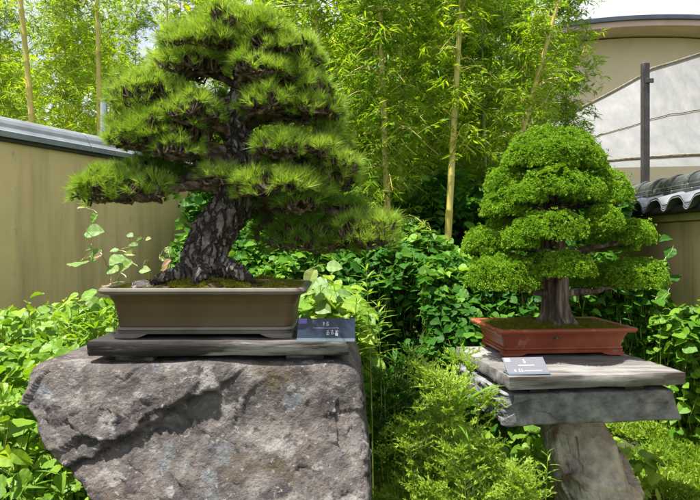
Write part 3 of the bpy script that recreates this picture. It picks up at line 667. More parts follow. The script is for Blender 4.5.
# surface roots
for (pts) in ([cp(190, 270, 1.92, .034), cp(175, 275, 1.88, .026), cp(160, 279, 1.86, .016), cp(150, 283, 1.85, .008)], [cp(222, 266, 1.90, .036), cp(236, 272, 1.87, .026), cp(246, 277, 1.86, .016), cp(252, 283, 1.86, .008)], [cp(204, 270, 1.89, .03), cp(200, 277, 1.85, .022), cp(192, 284, 1.83, .01)], [cp(225, 268, 2.0, .03), cp(243, 275, 2.02, .02), cp(255, 282, 2.03, .01)]):
    mb = MB(); bark_trunk(mb, pts, 60, 40, 'plate', 3); mb.build('root', M['pine_bark'], pine, smooth=True)
NT = [tuft_template(42, .95, .6, 1.05, .017, 100+i, .25) for i in range(6)]
NTB = [tuft_template(42, .8, .6, 1.05, .017, 200+i, .25) for i in range(4)]
def trunk_at(z):
    i = int(np.argmin(abs(TR[:, 2]-z))); return TR[i]
pads_extra = [(random.Random(i).uniform(150, 330), 0, 0, 0, 0, 0, 0, 0) for i in range(0)]
pads = [ # px, py(centre of dome base), halfwidth px, dome height px, d, halfdepth m, density, mat
 (238, 30, 62, 28, 1.98, .17, 1.0, 0), (208, 45, 50, 22, 1.93, .13, 1, 0), (272, 50, 52, 28, 1.96, .15, 1, 0), (245, 50, 78, 24, 2.04, .19, .9, 0),
 (192, 72, 44, 24, 1.97, .14, 1, 0), (296, 85, 40, 26, 1.98, .14, 1, 0), (262, 72, 34, 20, 1.87, .09, 1, 0),
 (160, 103, 58, 36, 1.97, .15, 1, 0), (272, 107, 34, 20, 1.86, .09, 1.1, 0), (312, 118, 46, 28, 1.97, .15, 1, 0),
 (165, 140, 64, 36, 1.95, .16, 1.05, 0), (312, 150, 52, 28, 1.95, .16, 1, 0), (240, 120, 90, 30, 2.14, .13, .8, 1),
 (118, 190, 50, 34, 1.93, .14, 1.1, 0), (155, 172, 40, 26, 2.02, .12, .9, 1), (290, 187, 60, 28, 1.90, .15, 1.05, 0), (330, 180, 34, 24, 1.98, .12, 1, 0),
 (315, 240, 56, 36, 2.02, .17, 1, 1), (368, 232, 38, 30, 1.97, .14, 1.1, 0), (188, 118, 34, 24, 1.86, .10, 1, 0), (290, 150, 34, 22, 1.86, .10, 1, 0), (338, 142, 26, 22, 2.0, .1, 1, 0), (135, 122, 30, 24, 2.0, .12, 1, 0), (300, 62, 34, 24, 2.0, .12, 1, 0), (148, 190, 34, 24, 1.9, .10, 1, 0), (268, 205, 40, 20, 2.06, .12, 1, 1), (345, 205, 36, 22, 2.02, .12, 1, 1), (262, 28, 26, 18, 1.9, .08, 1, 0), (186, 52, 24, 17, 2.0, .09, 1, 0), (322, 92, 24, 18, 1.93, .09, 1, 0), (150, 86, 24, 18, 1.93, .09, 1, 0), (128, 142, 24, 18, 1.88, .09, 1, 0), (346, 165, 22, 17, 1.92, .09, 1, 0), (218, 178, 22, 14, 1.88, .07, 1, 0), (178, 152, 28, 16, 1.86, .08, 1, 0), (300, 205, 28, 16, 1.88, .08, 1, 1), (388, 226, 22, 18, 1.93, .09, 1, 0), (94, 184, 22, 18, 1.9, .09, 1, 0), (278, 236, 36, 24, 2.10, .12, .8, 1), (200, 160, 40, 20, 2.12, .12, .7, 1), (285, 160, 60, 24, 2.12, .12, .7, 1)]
for (px, py, hw, hh, d, hd, dens, mi) in pads:
    py += 7 if py < 60 else 2; px -= (px > 280)*6; hh *= .95; hw *= random.uniform(.82, 1.04); py += random.uniform(-5, 5); px += random.uniform(-5, 5); tilt = random.uniform(-.25, .25)
    C0 = P(px, py, d); rx = hw/F*d; rz = hh/F*d; nt_ = int(dens*rx*hd*PI/(.0178**2)*1.15)
    r = np.sqrt(rng.uniform(0, 1, nt_))*.98; th = rng.uniform(0, 2*PI, nt_); u = r*np.cos(th); v = r*np.sin(th)
    lump = np.array([noise.noise(Vector((a*2.6+px, b*2.6+py, 0)))*.6+noise.noise(Vector((a*6+px, b*6, 5)))*.35 for a, b in zip(u, v)])
    keep_ = np.array([noise.noise(Vector((a*rx*17+px, b*hd*17+py, 2))) > -.27 for a, b in zip(u, v)]); u, v, r, th, lump = u[keep_], v[keep_], r[keep_], th[keep_], lump[keep_]; nt_ = len(u)
    edge = 1+.30*np.array([noise.noise(Vector((math.cos(t)*2.6+px, math.sin(t)*2.6, 3))) for t in th])
    hgt = np.sqrt(np.maximum(0, 1-r**2))
    base = C0+np.column_stack([u*rx*edge*.92, v*hd*edge, rz*(hgt*.78-.06+lump*.7+tilt*u)+rng.uniform(-.012, .004, nt_)])
    ax = norm(np.column_stack([u*.75, v*.75, .55+.8*hgt]))+rng.normal(size=(nt_, 3))*.26
    L_ = rng.uniform(.028, .050, nt_)*(.9+.2*r)
    mb = MB()
    for k in range(6):
        q = slice(k, None, 6); scatter(mb, NT[k], base[q], ax[q], rdir(len(base[q])), L_[q])
    # sparse hanging side tufts
    m_ = nt_//5; th2 = rng.uniform(0, 2*PI, m_); e = np.column_stack([np.cos(th2)*rx*.9, np.sin(th2)*hd*.95, rng.uniform(-.25, .1, m_)*rz])
    scatter(mb, NTB[0], C0+e, norm(e*[1, 1, .2])+[0, 0, .35]+rng.normal(size=(m_, 3))*.25, rdir(m_), rng.uniform(.026, .04, m_))
    br = MB(); tr = trunk_at(max(C0[2]-.05, P(0, 192, 1.97)[2])); s = tr[:3]; r0 = max(.008, min(.019, tr[3]*.5))
    mid = (s+C0)/2+np.array([random.uniform(-.02, .02), random.uniform(-.02, .02), .02]); endp = C0+np.array([0, 0, -.02])
    far = C0+norm((C0-s)*[1, 1, 0])*rx*.55+[0, 0, -.012]
    pth = smoothpath([s, mid, endp, far], 26)
    jit = np.array([[noise.noise(Vector(q*22))*.012, noise.noise(Vector(q*22+9))*.012, noise.noise(Vector(q*22+17))*.012] for q in pth]); pth = pth+jit*np.linspace(0, 1, 26)[:, None]
    cc = np.column_stack([pth, np.linspace(r0, .004, 26)]); bark_trunk(br, cc, 60, 18, 'plate', 2)
    sub = rng.choice(nt_, max(12, int(nt_*.85)), replace=False)
    nb = 12; nodes = []
    for k in range(nb):      # secondary limbs spreading under the pad
        a = 2*PI*k/nb+random.uniform(-.3, .3); e = C0+np.array([math.cos(a)*rx*.72, math.sin(a)*hd*.72, -.008+random.uniform(-.006, .006)])
        st = pth[random.randint(11, 20)]; m2 = (st+e)/2+np.array([random.uniform(-.02, .02), random.uniform(-.02, .02), random.uniform(-.015, .012)])
        sp = smoothpath([st, m2, e], 9); tube(br, sp+rng.normal(size=sp.shape)*.0025, np.linspace(.0055, .0028, 9), 6); nodes += list(sp[2:])
    nodes = np.array(nodes)
    for k in sub:
        b = base[k]; q = nodes[np.argmin(((nodes-b)**2).sum(1))]; m2 = (q+b)/2+rng.normal(size=3)*.008+[0, 0, -.008]
        tube(br, smoothpath([q, m2, b+[0, 0, .004]], 5), np.linspace(.0032, .0026, 5), 4, False)
    bo = br.build('branch', M['twig'], pine, smooth=True)
    mb.build('needles', M['needle'] if mi == 0 else M['needle_shaded'], bo)

# ------------------------------------------------------------------ right cloud-pruned conifer
cyp = empty('cloud_pruned_bonsai', (P(555, 0, 2.97)[0], 2.97, z1+.12), 'rounded cloud pruned conifer bonsai with dense green pads in the red pot', 'bonsai tree')
D = 2.97; mb = MB()
ctrl = [cp(556, 334, D, .115), cp(556, 325, D, .092), cp(556, 314, D, .070), cp(555, 298, D, .060), cp(555, 275, D, .056), cp(554, 250, D, .05), cp(552, 225, D, .042), cp(551, 200, D, .034), cp(551, 175, D, .024), cp(551, 150, D, .012), cp(551, 138, D, .006)]
fl2 = lambda l, th: 1+max(0, .12-l)*4*max(0, math.sin(th*5+1))**2
TC = bark_trunk(mb, ctrl, 160, 80, 'fibre', 0, fl2); mb.build('trunk', M['cyp_bark'], cyp, smooth=True)
def spray_template(n, seed):
    r = np.random.default_rng(seed); V = []; Q = []
    for i in range(n):
        a = r.uniform(0, 2*PI); th = 1.35*math.sqrt(r.uniform(0, 1)); d = np.array([math.sin(th)*math.cos(a), math.cos(th), math.sin(th)*math.sin(a)])
        s = np.cross(d, r.normal(size=3)); s /= np.linalg.norm(s); l = r.uniform(.6, 1); w = .17; k = len(V)
        b = d*l*.25; V += [b, b+d*l*.35-s*w, d*l, b+d*l*.35+s*w]; Q.append([k, k+1, k+2, k+3])
    return np.array(V), [Q]
ST_ = [spray_template(13, 300+i) for i in range(5)]
cpads = [(552, 168, 46, 40, D-.02, .20), (525, 168, 24, 22, D-.08, .12), (582, 170, 24, 24, D-.06, .13), (551, 168, 28, 26, D-.17, .08),
 (507, 192, 23, 24, D-.02, .14), (554, 197, 32, 30, D-.20, .12), (607, 205, 24, 32, D-.03, .15), (504, 217, 24, 28, D-.08, .14), (583, 200, 22, 22, D-.16, .11), (527, 203, 20, 20, D-.2, .09), (502, 229, 16, 16, D-.0, .1),
 (550, 240, 39, 28, D-.24, .13), (601, 231, 20, 22, D-.17, .12), (633, 244, 20, 22, D-.04, .13), (482, 254, 21, 24, D-.04, .13), (520, 247, 18, 18, D-.22, .1),
 (503, 290, 38, 34, D-.18, .17), (564, 276, 32, 22, D-.25, .12), (636, 288, 29, 28, D-.06, .16), (540, 272, 18, 16, D-.2, .1),
 (555, 205, 52, 30, D+.16, .14), (525, 250, 34, 20, D+.2, .12), (590, 286, 36, 20, D+.22, .12), (612, 250, 26, 20, D+.16, .12), (500, 272, 26, 18, D+.18, .1)]
for (px, py, hw, hh, d, hd) in cpads:
    py -= .14*hh; hh *= .92; hw *= .98
    C0 = P(px, py, d); rx = hw/F*d; rz = hh/F*d; n_ = int((rx*hd*2*PI)/(.0075**2)*.95)
    # dome of small lobes
    nl = max(7, int(rx*hd*PI/.0022)); lr = np.sqrt(rng.uniform(0, 1, nl)); lt = rng.uniform(0, 2*PI, nl)
    lobes = np.column_stack([lr*np.cos(lt), lr*np.sin(lt)])
    r = np.sqrt(rng.uniform(0, 1, n_)); th = rng.uniform(0, 2*PI, n_); u = r*np.cos(th); v = r*np.sin(th)
    sc2 = np.array([rx, hd]); dist = np.sqrt((((np.column_stack([u, v])[:, None]-lobes[None])*sc2)**2).sum(-1)); dm = dist.min(1); near = lobes[dist.argmin(1)]
    lob = np.sqrt(np.maximum(0, 1-(dm/.034)**2))*.030*(.6+.6*np.abs(np.sin(near[:, 0]*37+near[:, 1]*53)))
    wob = 1+.10*np.array([noise.noise(Vector((math.cos(t)*2.2+px, math.sin(t)*2.2+py, 3))) for t in th]); u = u*wob; v = v*wob; hgt = np.sqrt(np.maximum(0, 1-r**2)); lowhang = -.12*rz*(r > .85)*rng.uniform(0, 1, n_)
    q = C0+np.column_stack([u*rx, v*hd, rz*hgt*.86+lob-.012+lowhang+.006*np.array([noise.noise(Vector((a*9, b*9, px))) for a, b in zip(u*rx*10, v*hd*10)])])
    off = (np.column_stack([u, v])-near)*sc2/.034
    ax = norm(np.column_stack([u*.7+off[:, 0]*.9, v*.7+off[:, 1]*.9, .35+hgt*.8]))+rng.normal(size=(n_, 3))*.18
    stray = (rng.uniform(0, 1, n_) < .03)[:, None]; q = q+stray*norm(ax)*rng.uniform(.008, .028, (n_, 1)); gap = np.array([noise.noise(Vector((a, b, c_)) * 30) for a, b, c_ in q]) > -.42; q = q[gap]; ax = ax[gap]; n_ = len(q)
    mb = MB(); s = rng.uniform(.0065, .0145, n_)
    for k in range(5): w_ = slice(k, None, 5); scatter(mb, ST_[k], q[w_], ax[w_], rdir(len(q[w_])), s[w_])
    m_ = n_//3       # shaded inner foliage fills the pad
    rr = np.sqrt(rng.uniform(0, 1, m_)); tt = rng.uniform(0, 2*PI, m_); hh_ = np.sqrt(1-rr**2)
    q2_ = C0+np.column_stack([rr*np.cos(tt)*rx*.93, rr*np.sin(tt)*hd*.93, rz*.86*hh_*rng.uniform(.0, .85, m_)-.01])
    scatter(mb, ST_[0], q2_, rdir(m_)+[0, 0, .4], rdir(m_), rng.uniform(.014, .022, m_))
    br = MB(); i = int(np.argmin(abs(TC[:, 2]-(C0[2]-.06)))); s0 = TC[i, :3]
    pth = smoothpath([s0, (s0+C0)/2+[0, 0, .0], C0+[0, 0, .002]], 14); pth = pth+rng.normal(size=pth.shape)*.003; tube(br, pth, np.linspace(max(.006, TC[i, 3]*.36), .005, 14), 8)
    for k in range(8):
        a = 2*PI*k/8+.3; e = C0+np.array([math.cos(a)*rx*.75, math.sin(a)*hd*.75, random.uniform(-.005, .015)]); tube(br, smoothpath([pth[9], (pth[9]+e)/2+rng.normal(size=3)*.008, e], 6), np.linspace(.005, .0025, 6), 5)
    bo = br.build('branch', M['cyp_bark'], cyp, smooth=True); mb.build('foliage_pad', M['cypress'], bo)

# ------------------------------------------------------------------ bamboo
def bamboo(x, y, h, lean, r, mat_c, mat_l, label, group, nb, z_from, leaf=.12, spread=.75, simple=False, lpt=7, droop=.5):
    t = empty('bamboo', (x, y, 0), label, 'bamboo', group)
    n = 40; zz = np.linspace(0, h, n); s = zz/h
    pth = np.column_stack([x+lean[0]*s+lean[2]*s**3, y+lean[1]*s+.05*np.sin(3*s), zz])
    cu = MB()
    nn = int(h/.26); V = []; zs = []; rs = []
    for k in range(nn):
        a = k/nn; rr = r*(1-.75*a)
        zs += [h*a, h*(a+.06/nn), h*(a+.5/nn), h*(a+.97/nn)]; rs += [rr*1.13, rr*.97, rr*.98, rr]
    pz = np.column_stack([np.interp(zs, zz, pth[:, 0]), np.interp(zs, zz, pth[:, 1]), zs]); tube(cu, pz, rs, 10)
    co = cu.build('culm', mat_c, t, smooth=True)
    lf = MB(); tw = MB(); pos = []; fw = []
    for k in range(nb):
        z = z_from+(h-z_from)*random.random()**.9; b = np.array([np.interp(z, zz, pth[:, 0]), np.interp(z, zz, pth[:, 1]), z])
        a = random.uniform(0, 2*PI); ln = spread*random.uniform(.35, 1)*(1-.45*(z/h)); up = random.uniform(.1, .7)
        e = b+np.array([math.cos(a)*ln, math.sin(a)*ln, ln*(up-droop)]); m_ = (b+e)/2+np.array([0, 0, ln*.28])
        bp = smoothpath([b, m_, e], 9); tube(tw, bp, np.linspace(.005, .0015, 9), 4, False)
        for q in range(random.randint(5, 9)):
            f = bp[random.randint(2, 8)]; o = rng.normal(size=3)*[.07, .07, .05]; c_ = f+o
            tube(tw, [f, (f+c_)/2+[0, 0, .01], c_], [.0014, .001, .0008], 3, False)
            a0 = random.uniform(0, 2*PI)
            for w in range(lpt):
                aa = a0+random.uniform(-1.1, 1.1); pos.append(c_+rng.normal(size=3)*.018); fw.append([math.cos(aa), math.sin(aa), random.uniform(-.9, .25)])
    pos = np.array(pos); fw = np.array(fw); TT = SL if simple else LANCE
    for k in range(3):
        q = slice(k, None, 3); m_ = len(pos[q]); scatter(lf, TT[k], pos[q], fw[q], np.tile([0., 0, 1], (m_, 1))+rng.normal(size=(m_, 3))*.5, rng.uniform(.6, 1.15, m_)*leaf)
    to = tw.build('twigs', mat_c, t); lf.build('leaves', mat_l, to)
# clearly visible near culms
def bam_px(px_b, py_b, px_t, py_t, d, r, ht, **k):
    b = P(px_b, py_b, d); t_ = P(px_t, py_t, d); sl = (t_[0]-b[0])/(t_[2]-b[2]); x0 = b[0]-sl*b[2]
    return (x0, d, ht, (sl*ht, 0, 0), r)
near = [
 (bam_px(447, 268, 462, 0, 4.7, .036, 4.6), 'yellow bamboo culm standing nearly upright left of the conifer bonsai', M['culm'], M['bamboo_leaf'], 60, 2.0),
 (bam_px(505, 200, 560, 0, 5.0, .031, 4.4), 'yellow bamboo culm leaning right above the conifer bonsai', M['culm'], M['bamboo_leaf'], 60, 2.1),
 (bam_px(388, 215, 380, 0, 4.8, .038, 4.4), 'thick yellow-green bamboo culm between the two bonsai trees', M['culm'], M['bamboo_leaf_cool'], 120, 1.35),
 (bam_px(327, 100, 314, 0, 5.3, .034, 4.6), 'bamboo culm leaning left just right of the pine top', M['culm'], M['bamboo_leaf'], 90, 1.7),
 (bam_px(487, 200, 483, 40, 5.9, .022, 4.4), 'thin bamboo culm directly behind the left of the conifer crown', M['culm_green'], M['bamboo_leaf_cool'], 100, 1.5)]
for (a, lab, mc, ml, nb, zf) in near: bamboo(a[0], a[1], a[2], a[3], a[4], mc, ml, lab, 'bamboo culms of the grove', nb, zf, leaf=.10, spread=.55)
spots = [(405, 5.6, -.1), (425, 6.2, .1), (360, 6.0, .0), (345, 6.9, .1), (445, 6.8, .0), (470, 6.4, .15), (520, 6.5, .1), (540, 7.2, .1), (300, 6.6, -.1), (275, 7.4, .0), (395, 7.4, .1), (500, 7.6, .0), (560, 7.6, .15), (250, 8.2, .1), (465, 8.2, -.1), (420, 8.6, .1), (525, 8.4, .1), (340, 8.8, 0), (220, 8.2, .1)]
for i, (px, d, ln) in enumerate(spots):
    g = i % 3
    bamboo((px-350)/F*d, d, random.uniform(4.2, 5.4), (ln, random.uniform(-.1, .1), random.uniform(-.2, .2)), random.uniform(.018, .028), M['culm_green'] if g else M['culm'],
       (M['bamboo_leaf_cool'], M['bamboo_leaf'], M['bamboo_leaf_far'])[i % 3], 'slender green bamboo in the dense grove behind the two bonsai', 'grove bamboo behind the bonsai', 170, .5 if d > 6 else 1.1, leaf=.115, spread=.7, simple=d > 6)
# arching bamboo reaching right in front of the netting
left = [(34, 6.4, .55, .045, 1), (99, 6.9, .12, .045, 1), (78, 8.8, .0, .022, 0), (165, 8.8, .05, .025, 0), (55, 9.6, .1, .02, 0), (-10, 8.8, .1, .03, 0), (130, 9.8, .1, .02, 0), (200, 9.0, .1, .02, 0), (0, 10.5, 0, .02, 0), (-60, 9.5, .1, .02, 0), (110, 11.0, 0, .02, 0), (180, 10.8, 0, .02, 0), (60, 7.4, .1, .016, 0)]
for i, (px, d, ln, r, big) in enumerate(left):
    lab = ['', 'slender bamboo growing beyond the beige wall at upper left'][1] if not big else ('thick tan bamboo culm leaning slightly above the wall at far left' if px < 50 else 'thick tan bamboo culm rising just above the galvanised pipe')
    x = (px-350)/F*d+(.35*ln if big else 0)
    bamboo(x, d, random.uniform(5.2, 6.4), (-ln if big else ln, 0, random.uniform(-.1, .1)), r, M['culm'], M['bamboo_leaf_far'], lab, None if big else 'bamboo beyond the left wall', 40 if big else 130, 2.6 if big else 2.1, leaf=.115, spread=.9, simple=True, lpt=7)

# ------------------------------------------------------------------ far woodland
mb = MB(); n_ = 60000
cl = np.column_stack([rng.uniform(-13, 9, 420), rng.uniform(12.5, 20, 420), rng.uniform(0.3, 6.3, 420)])
cl = cl[~((cl[:, 0] > 3.4))]
hole = np.array([(q[0] < -3.2) and (q[2] > 3.2+1.6*noise.noise(Vector((q[0]*.7, 0, q[2]*.5)))) for q in cl]); cl = cl[~(hole & (rng.uniform(0, 1, len(cl)) < .75))]
pk = cl[rng.integers(0, len(cl), n_)]+norm(rng.normal(size=(n_, 3)))*(rng.uniform(0, 1, (n_, 1))**.5)*[1.0, .8, .62]
pk[:, 2] = np.maximum(pk[:, 2], .02)
for k in range(3): q = slice(k, None, 3); m_ = len(pk[q]); scatter(mb, ROUND[k] if k else LANCE[0], pk[q], rdir(m_), rdir(m_)+[0, 0, 1], rng.uniform(.16, .30, m_))
tag(mb.build('woodland', M['forest'], loc=(0, 15, 0)), 'bright green woodland filling the distance behind the bamboo', 'woodland', kind='stuff')

# ------------------------------------------------------------------ leafy thickets
def canopy(mb, st, x0, x1, y0, y1, top, n, size, T, edge=.12, low=.0, up=.75, layers=1.0, petiole=True, ok=None):
    """leaves around the surface of an uneven growth; top(x,y) gives its height"""
    x = rng.uniform(x0, x1, n); y = rng.uniform(y0, y1, n); tz = np.array([top(a, b) for a, b in zip(x, y)])
    z = tz-np.abs(rng.exponential(edge*layers, n)); k = (z > low) & (tz > .05)
    if ok is not None: k &= np.array([ok(a, b, c) for a, b, c in zip(x, y, z)])
    x, y, z = x[k], y[k], z[k]; m = len(x); p = np.column_stack([x, y, z])
    a = rng.uniform(0, 2*PI, m); fw = np.column_stack([np.cos(a), np.sin(a)-.35, rng.uniform(-.7, .25, m)]); upv = np.column_stack([rng.normal(0, .45, m), rng.normal(-.3, .45, m), np.full(m, up)])
    s = rng.uniform(.6, 1.2, m)*size
    for i in range(len(T)): q = slice(i, None, len(T)); scatter(mb, T[i], p[q], fw[q], upv[q], s[q])
    if petiole:
        for i in range(0, m, 5):
            b = p[i]+[rng.normal(0, .03), rng.normal(.02, .03), -rng.uniform(.08, .22)]
            if b[2] > 0: tube(st, [b, (b+p[i])/2+rng.normal(size=3)*.006, p[i]], [.0022, .0018, .0012], 3, False)
def make_thicket(name, mat, loc, label, args, kind='stuff', cat='undergrowth', stem=None):
    t = MB(); st = MB()
    for a in args: canopy(t, st, *a[:-1], **a[-1])
    o = t.build(name, mat, loc=loc); tag(o, label, cat, kind=kind)
    if st.n: st.build('stems', M['culm_green'], o)
    return o
fb = lambda x, y, s, sd: noise.noise(Vector((x*s, y*s, sd)))
def lt_top(x, y):    # left growth between boulder and wall
    wy = 4+(x+2.25)/.375*.927
    if y > wy-.08: return 0
    base = 1.12-.16*max(0, (y-2.6))+.13*fb(x, y, 3, 1)+.06*fb(x, y, 9, 2)
    if y < 2.5: base = min(base, 1.02-.5*max(0, 2.2-y)+.1*fb(x, y, 4, 3))
    return base
def rock_free(x, y, z):
    return not (-.98+.35*max(0, .8-z) < x < .12 and 1.55 < y < 2.42)
make_thicket('broadleaf_undergrowth', M['herb'], (-1.3, 2.8, 0), 'bright round-leaved undergrowth between the boulder and the beige wall',
    [(-3.2, -.75, 1.95, 5.2, lt_top, 13000, .062, ROUND, dict(edge=.16, ok=rock_free)), (-1.9, -.7, 1.6, 2.3, lambda x, y: .85+.2*fb(x, y, 5, 4)-.2*max(0, 1.9-y), 2200, .055, ROUND+LANCE, dict(edge=.3, ok=lambda x, y, z: x < -.93+.42*max(0, .9-z)-.0)),
     (-.8, 0.05, 2.55, 3.4, lambda x, y: 1.14+.1*fb(x, y, 4, 5), 2200, .075, ROUND, dict(edge=.2))])
def th_top(x, y): return 1.38+.24*fb(x, y, 1.6, 11)+.12*fb(x, y, 5, 12)-.5*max(0, 4.5-y)**1.2-.10*max(0, x-.9)-(2 if (x < .45 and y < 4.0+.2*fb(x, y, 3, 15)) else 0)-(2 if (x > 1.15 and y < 4.6+.12*fb(x, y, 2, 13)) else 0)
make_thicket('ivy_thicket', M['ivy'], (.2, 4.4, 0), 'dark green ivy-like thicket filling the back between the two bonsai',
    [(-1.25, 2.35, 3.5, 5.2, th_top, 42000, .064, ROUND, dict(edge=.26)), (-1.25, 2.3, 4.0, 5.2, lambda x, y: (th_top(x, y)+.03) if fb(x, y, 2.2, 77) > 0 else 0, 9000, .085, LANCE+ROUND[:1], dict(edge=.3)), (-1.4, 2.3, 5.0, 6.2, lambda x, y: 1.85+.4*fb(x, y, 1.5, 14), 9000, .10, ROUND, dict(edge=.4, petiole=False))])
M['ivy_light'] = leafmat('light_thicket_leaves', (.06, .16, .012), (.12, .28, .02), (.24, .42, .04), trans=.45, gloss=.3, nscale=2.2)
make_thicket('ivy_thicket', M['ivy_light'], (.4, 4.2, 0), 'lighter green leaves mixed through the dark thicket between the two bonsai', [(-1.2, 2.0, 3.9, 5.0, lambda x, y: th_top(x, y)+.04 if fb(x, y, 1.8, 88) > -.1 else 0, 9000, .075, ROUND, dict(edge=.3, petiole=False))])
make_thicket('ivy_thicket', M['ivy_light'], (2.0, 4.0, 0), 'round-leaved ivy growing against the beige wall right of the red pot',
    [(1.2, 2.62, 4.1, 6.2, lambda x, y: (0 if (x < 2.2 and y < 4.7) else .84)+.22*fb(x, y, 2, 21)+.1*fb(x, y, 6, 22)+.1*max(0, y-4.4), 15000, .085, ROUND[:3], dict(edge=.32))])
make_thicket('broadleaf_undergrowth', M['herb'], (.1, 2.9, 0), 'fresh green broad-leaved undergrowth just right of the boulder',
    [(-.25, .10, 2.75, 3.4, lambda x, y: (1.08 if y > 2.9 else .86)+.15*fb(x, y, 4, 31)-1.5*max(0, x-.02), 1900, .07, ROUND+[LANCE[0]], dict(edge=.3))])
# low leafy scrub below the stand
make_thicket('low_undergrowth', M['herb'], (.6, 3.3, 0), 'dark low leaves in the shade under the stone slab',
    [(.3, 1.5, 3.0, 3.6, lambda x, y: .32+.2*fb(x, y, 4, 41), 1600, .07, ROUND, dict(edge=.3))])

# grass
def grass(name, label, x0, x1, y0, y1, n, l, mat, loc, extra_h=0):
    x = rng.uniform(x0, x1, n); y = rng.uniform(y0, y1, n); k = np.array([fb(a, b, 3, 51) > -.35 for a, b in zip(x, y)]); x, y = x[k], y[k]; m = len(x)
    p = np.column_stack([x, y, rng.uniform(-.01, .03, m)+extra_h*np.maximum(0, np.array([fb(a, b, 5, 52) for a, b in zip(x, y)]))]); mb = MB()
    fw = np.column_stack([rng.normal(0, .55, m), rng.normal(0, .55, m), np.full(m, .8)])
    for i in range(3): q = slice(i, None, 3); scatter(mb, SL[i], p[q], fw[q], rdir(len(p[q])), rng.uniform(.5, 1.3, len(p[q]))*l)
    m2 = m//4; p2 = p[:m2]+[0, 0, .03]; scatter(mb, ROUND[0], p2, rdir(m2)*[1, 1, .3], np.tile([0., 0, 1], (m2, 1))+rdir(m2)*.5, rng.uniform(.015, .03, m2))
    return tag(mb.build(name, mat, loc=loc), label, 'grass', kind='stuff')
grass('grass', 'short mossy grass lawn below the stand and the ivy', -.2, 3.3, 1.2, 5.4, 120000, .07, M['grass'], (1.2, 3, 0), .1)
grass('grass', 'yellow-green tufted grass between the boulder and the feathery shrubs', -.1, .9, 2.4, 4.1, 26000, .12, M['grass'], (.4, 3.2, 0), .25)
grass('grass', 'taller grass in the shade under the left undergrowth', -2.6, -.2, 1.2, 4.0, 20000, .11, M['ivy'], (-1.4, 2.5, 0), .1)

# ------------------------------------------------------------------ single plants
def feathery(x, y, h, rad, nst, name, label, seed, mat=M['feather']):
    t = empty('feathery_shrub', (x, y, 0), label, 'shrub'); st = MB(); lf = MB(); pos = []; fw = []; R_ = random.Random(seed)
    for k in range(nst):
        a = R_.uniform(0, 2*PI); rr = rad*math.sqrt(R_.random()); hh = h*(1-.35*(rr/rad)**2)*R_.uniform(.66, 1.04)
        b = np.array([x+.25*rr*math.cos(a), y+.25*rr*math.sin(a), 0]); e = np.array([x+rr*math.cos(a), y+.9*rr*math.sin(a), hh]); m_ = (b*.35+e*.65)*[1, 1, 0]+[0, 0, hh*.6]
        tip = e+np.array([R_.uniform(-.06, .06)+.04*math.cos(a), R_.uniform(-.05, .05), -.015]); sp = smoothpath([b, m_, e, tip], 26); tube(st, sp, np.linspace(.0035, .001, 26), 4, False)
        for i in range(9, 26):
            for _ in range(3):
                aa = R_.uniform(0, 2*PI); ln = .085*(1-(i-9)/22)*R_.uniform(.6, 1.1)+.012; f = sp[i]; g = f+np.array([math.cos(aa)*ln, math.sin(aa)*ln, ln*.55])
                tube(st, [f, g], [.0011, .0007], 3, False)
                for u in np.linspace(.15, 1, max(3, int(ln/.006))):
                    c_ = f+(g-f)*u
                    for s_ in (0, 1):
                        pos.append(c_); v = norm(g-f)+rng.normal(size=3)*.65+[0, 0, .25]; fw.append(v)
    pos = np.array(pos); fw = np.array(fw)
    for k in range(3): q = slice(k, None, 3); scatter(lf, simple_lance(.17, .1), pos[q], fw[q], rdir(len(pos[q])), rng.uniform(.009, .018, len(pos[q])))
    st.build('stems', M['culm_green'], t); lf.build('leaves', mat, t)
feathery(.30, 1.92, 1.0, .20, 38, 'f', 'bright yellow-green feathery shrub, tallest one left of the slab', 3)
feathery(.38, 1.84, .78, .19, 36, 'f', 'low bushy feathery shrub at the bottom below the slab corner', 4)
feathery(.22, 1.95, .74, .12, 34, 'f', 'small feathery shrub nearest the right side of the boulder', 5)
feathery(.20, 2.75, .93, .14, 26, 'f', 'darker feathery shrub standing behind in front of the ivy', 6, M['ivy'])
def blade_plant(x, y, z, n, l, w, label, name, seed, up=(.3, 1.1), mat=M['herb']):
    t = empty(name, (x, y, 0), label, 'plant'); R_ = random.Random(seed); mb = MB(); st = MB()
    stt = np.array([x, y, 0.]); tube(st, smoothpath([stt, stt+[0.01, 0, z*.5], stt+[0, 0, z]], 8), .004, 5)
    for k in range(n):
        a = R_.uniform(0, 2*PI); u = R_.uniform(*up); L_ = l*R_.uniform(.6, 1.1); b = np.array([x, y, z-R_.uniform(0, .10)]); sp = []
        for s in np.linspace(0, 1, 7): sp.append(b+np.array([math.cos(a)*L_*s*math.cos(u), math.sin(a)*L_*s*math.cos(u), L_*s*math.sin(u)-.35*L_*s*s]))
        sp = np.array(sp); wd = np.array([.3, .8, 1, .9, .65, .35, .02])*w/2; sd = np.array([-math.sin(a), math.cos(a), 0.])
        V = np.concatenate([sp-sd*wd[:, None]+[0, 0, .1*w], sp, sp+sd*wd[:, None]+[0, 0, .1*w]]); i = np.arange(6)
        mb.add(V, np.stack([i, i+7, i+8, i+1], -1), np.stack([i+7, i+14, i+15, i+8], -1))
    st.build('stem', M['culm_green'], t); mb.build('leaves', mat, t)
q = P(455, 398, 1.86); blade_plant(q[0], q[1], q[2], 20, .20, .018, 'clump of long pointed blade leaves rising from the feathery shrubs', 'blade_leaf_plant', 1)
q = P(95, 322, 2.45); blade_plant(q[0], q[1], q[2], 24, .2, .017, 'spiky blade-leaved clump in the undergrowth left of the brown pot', 'blade_leaf_plant', 2)
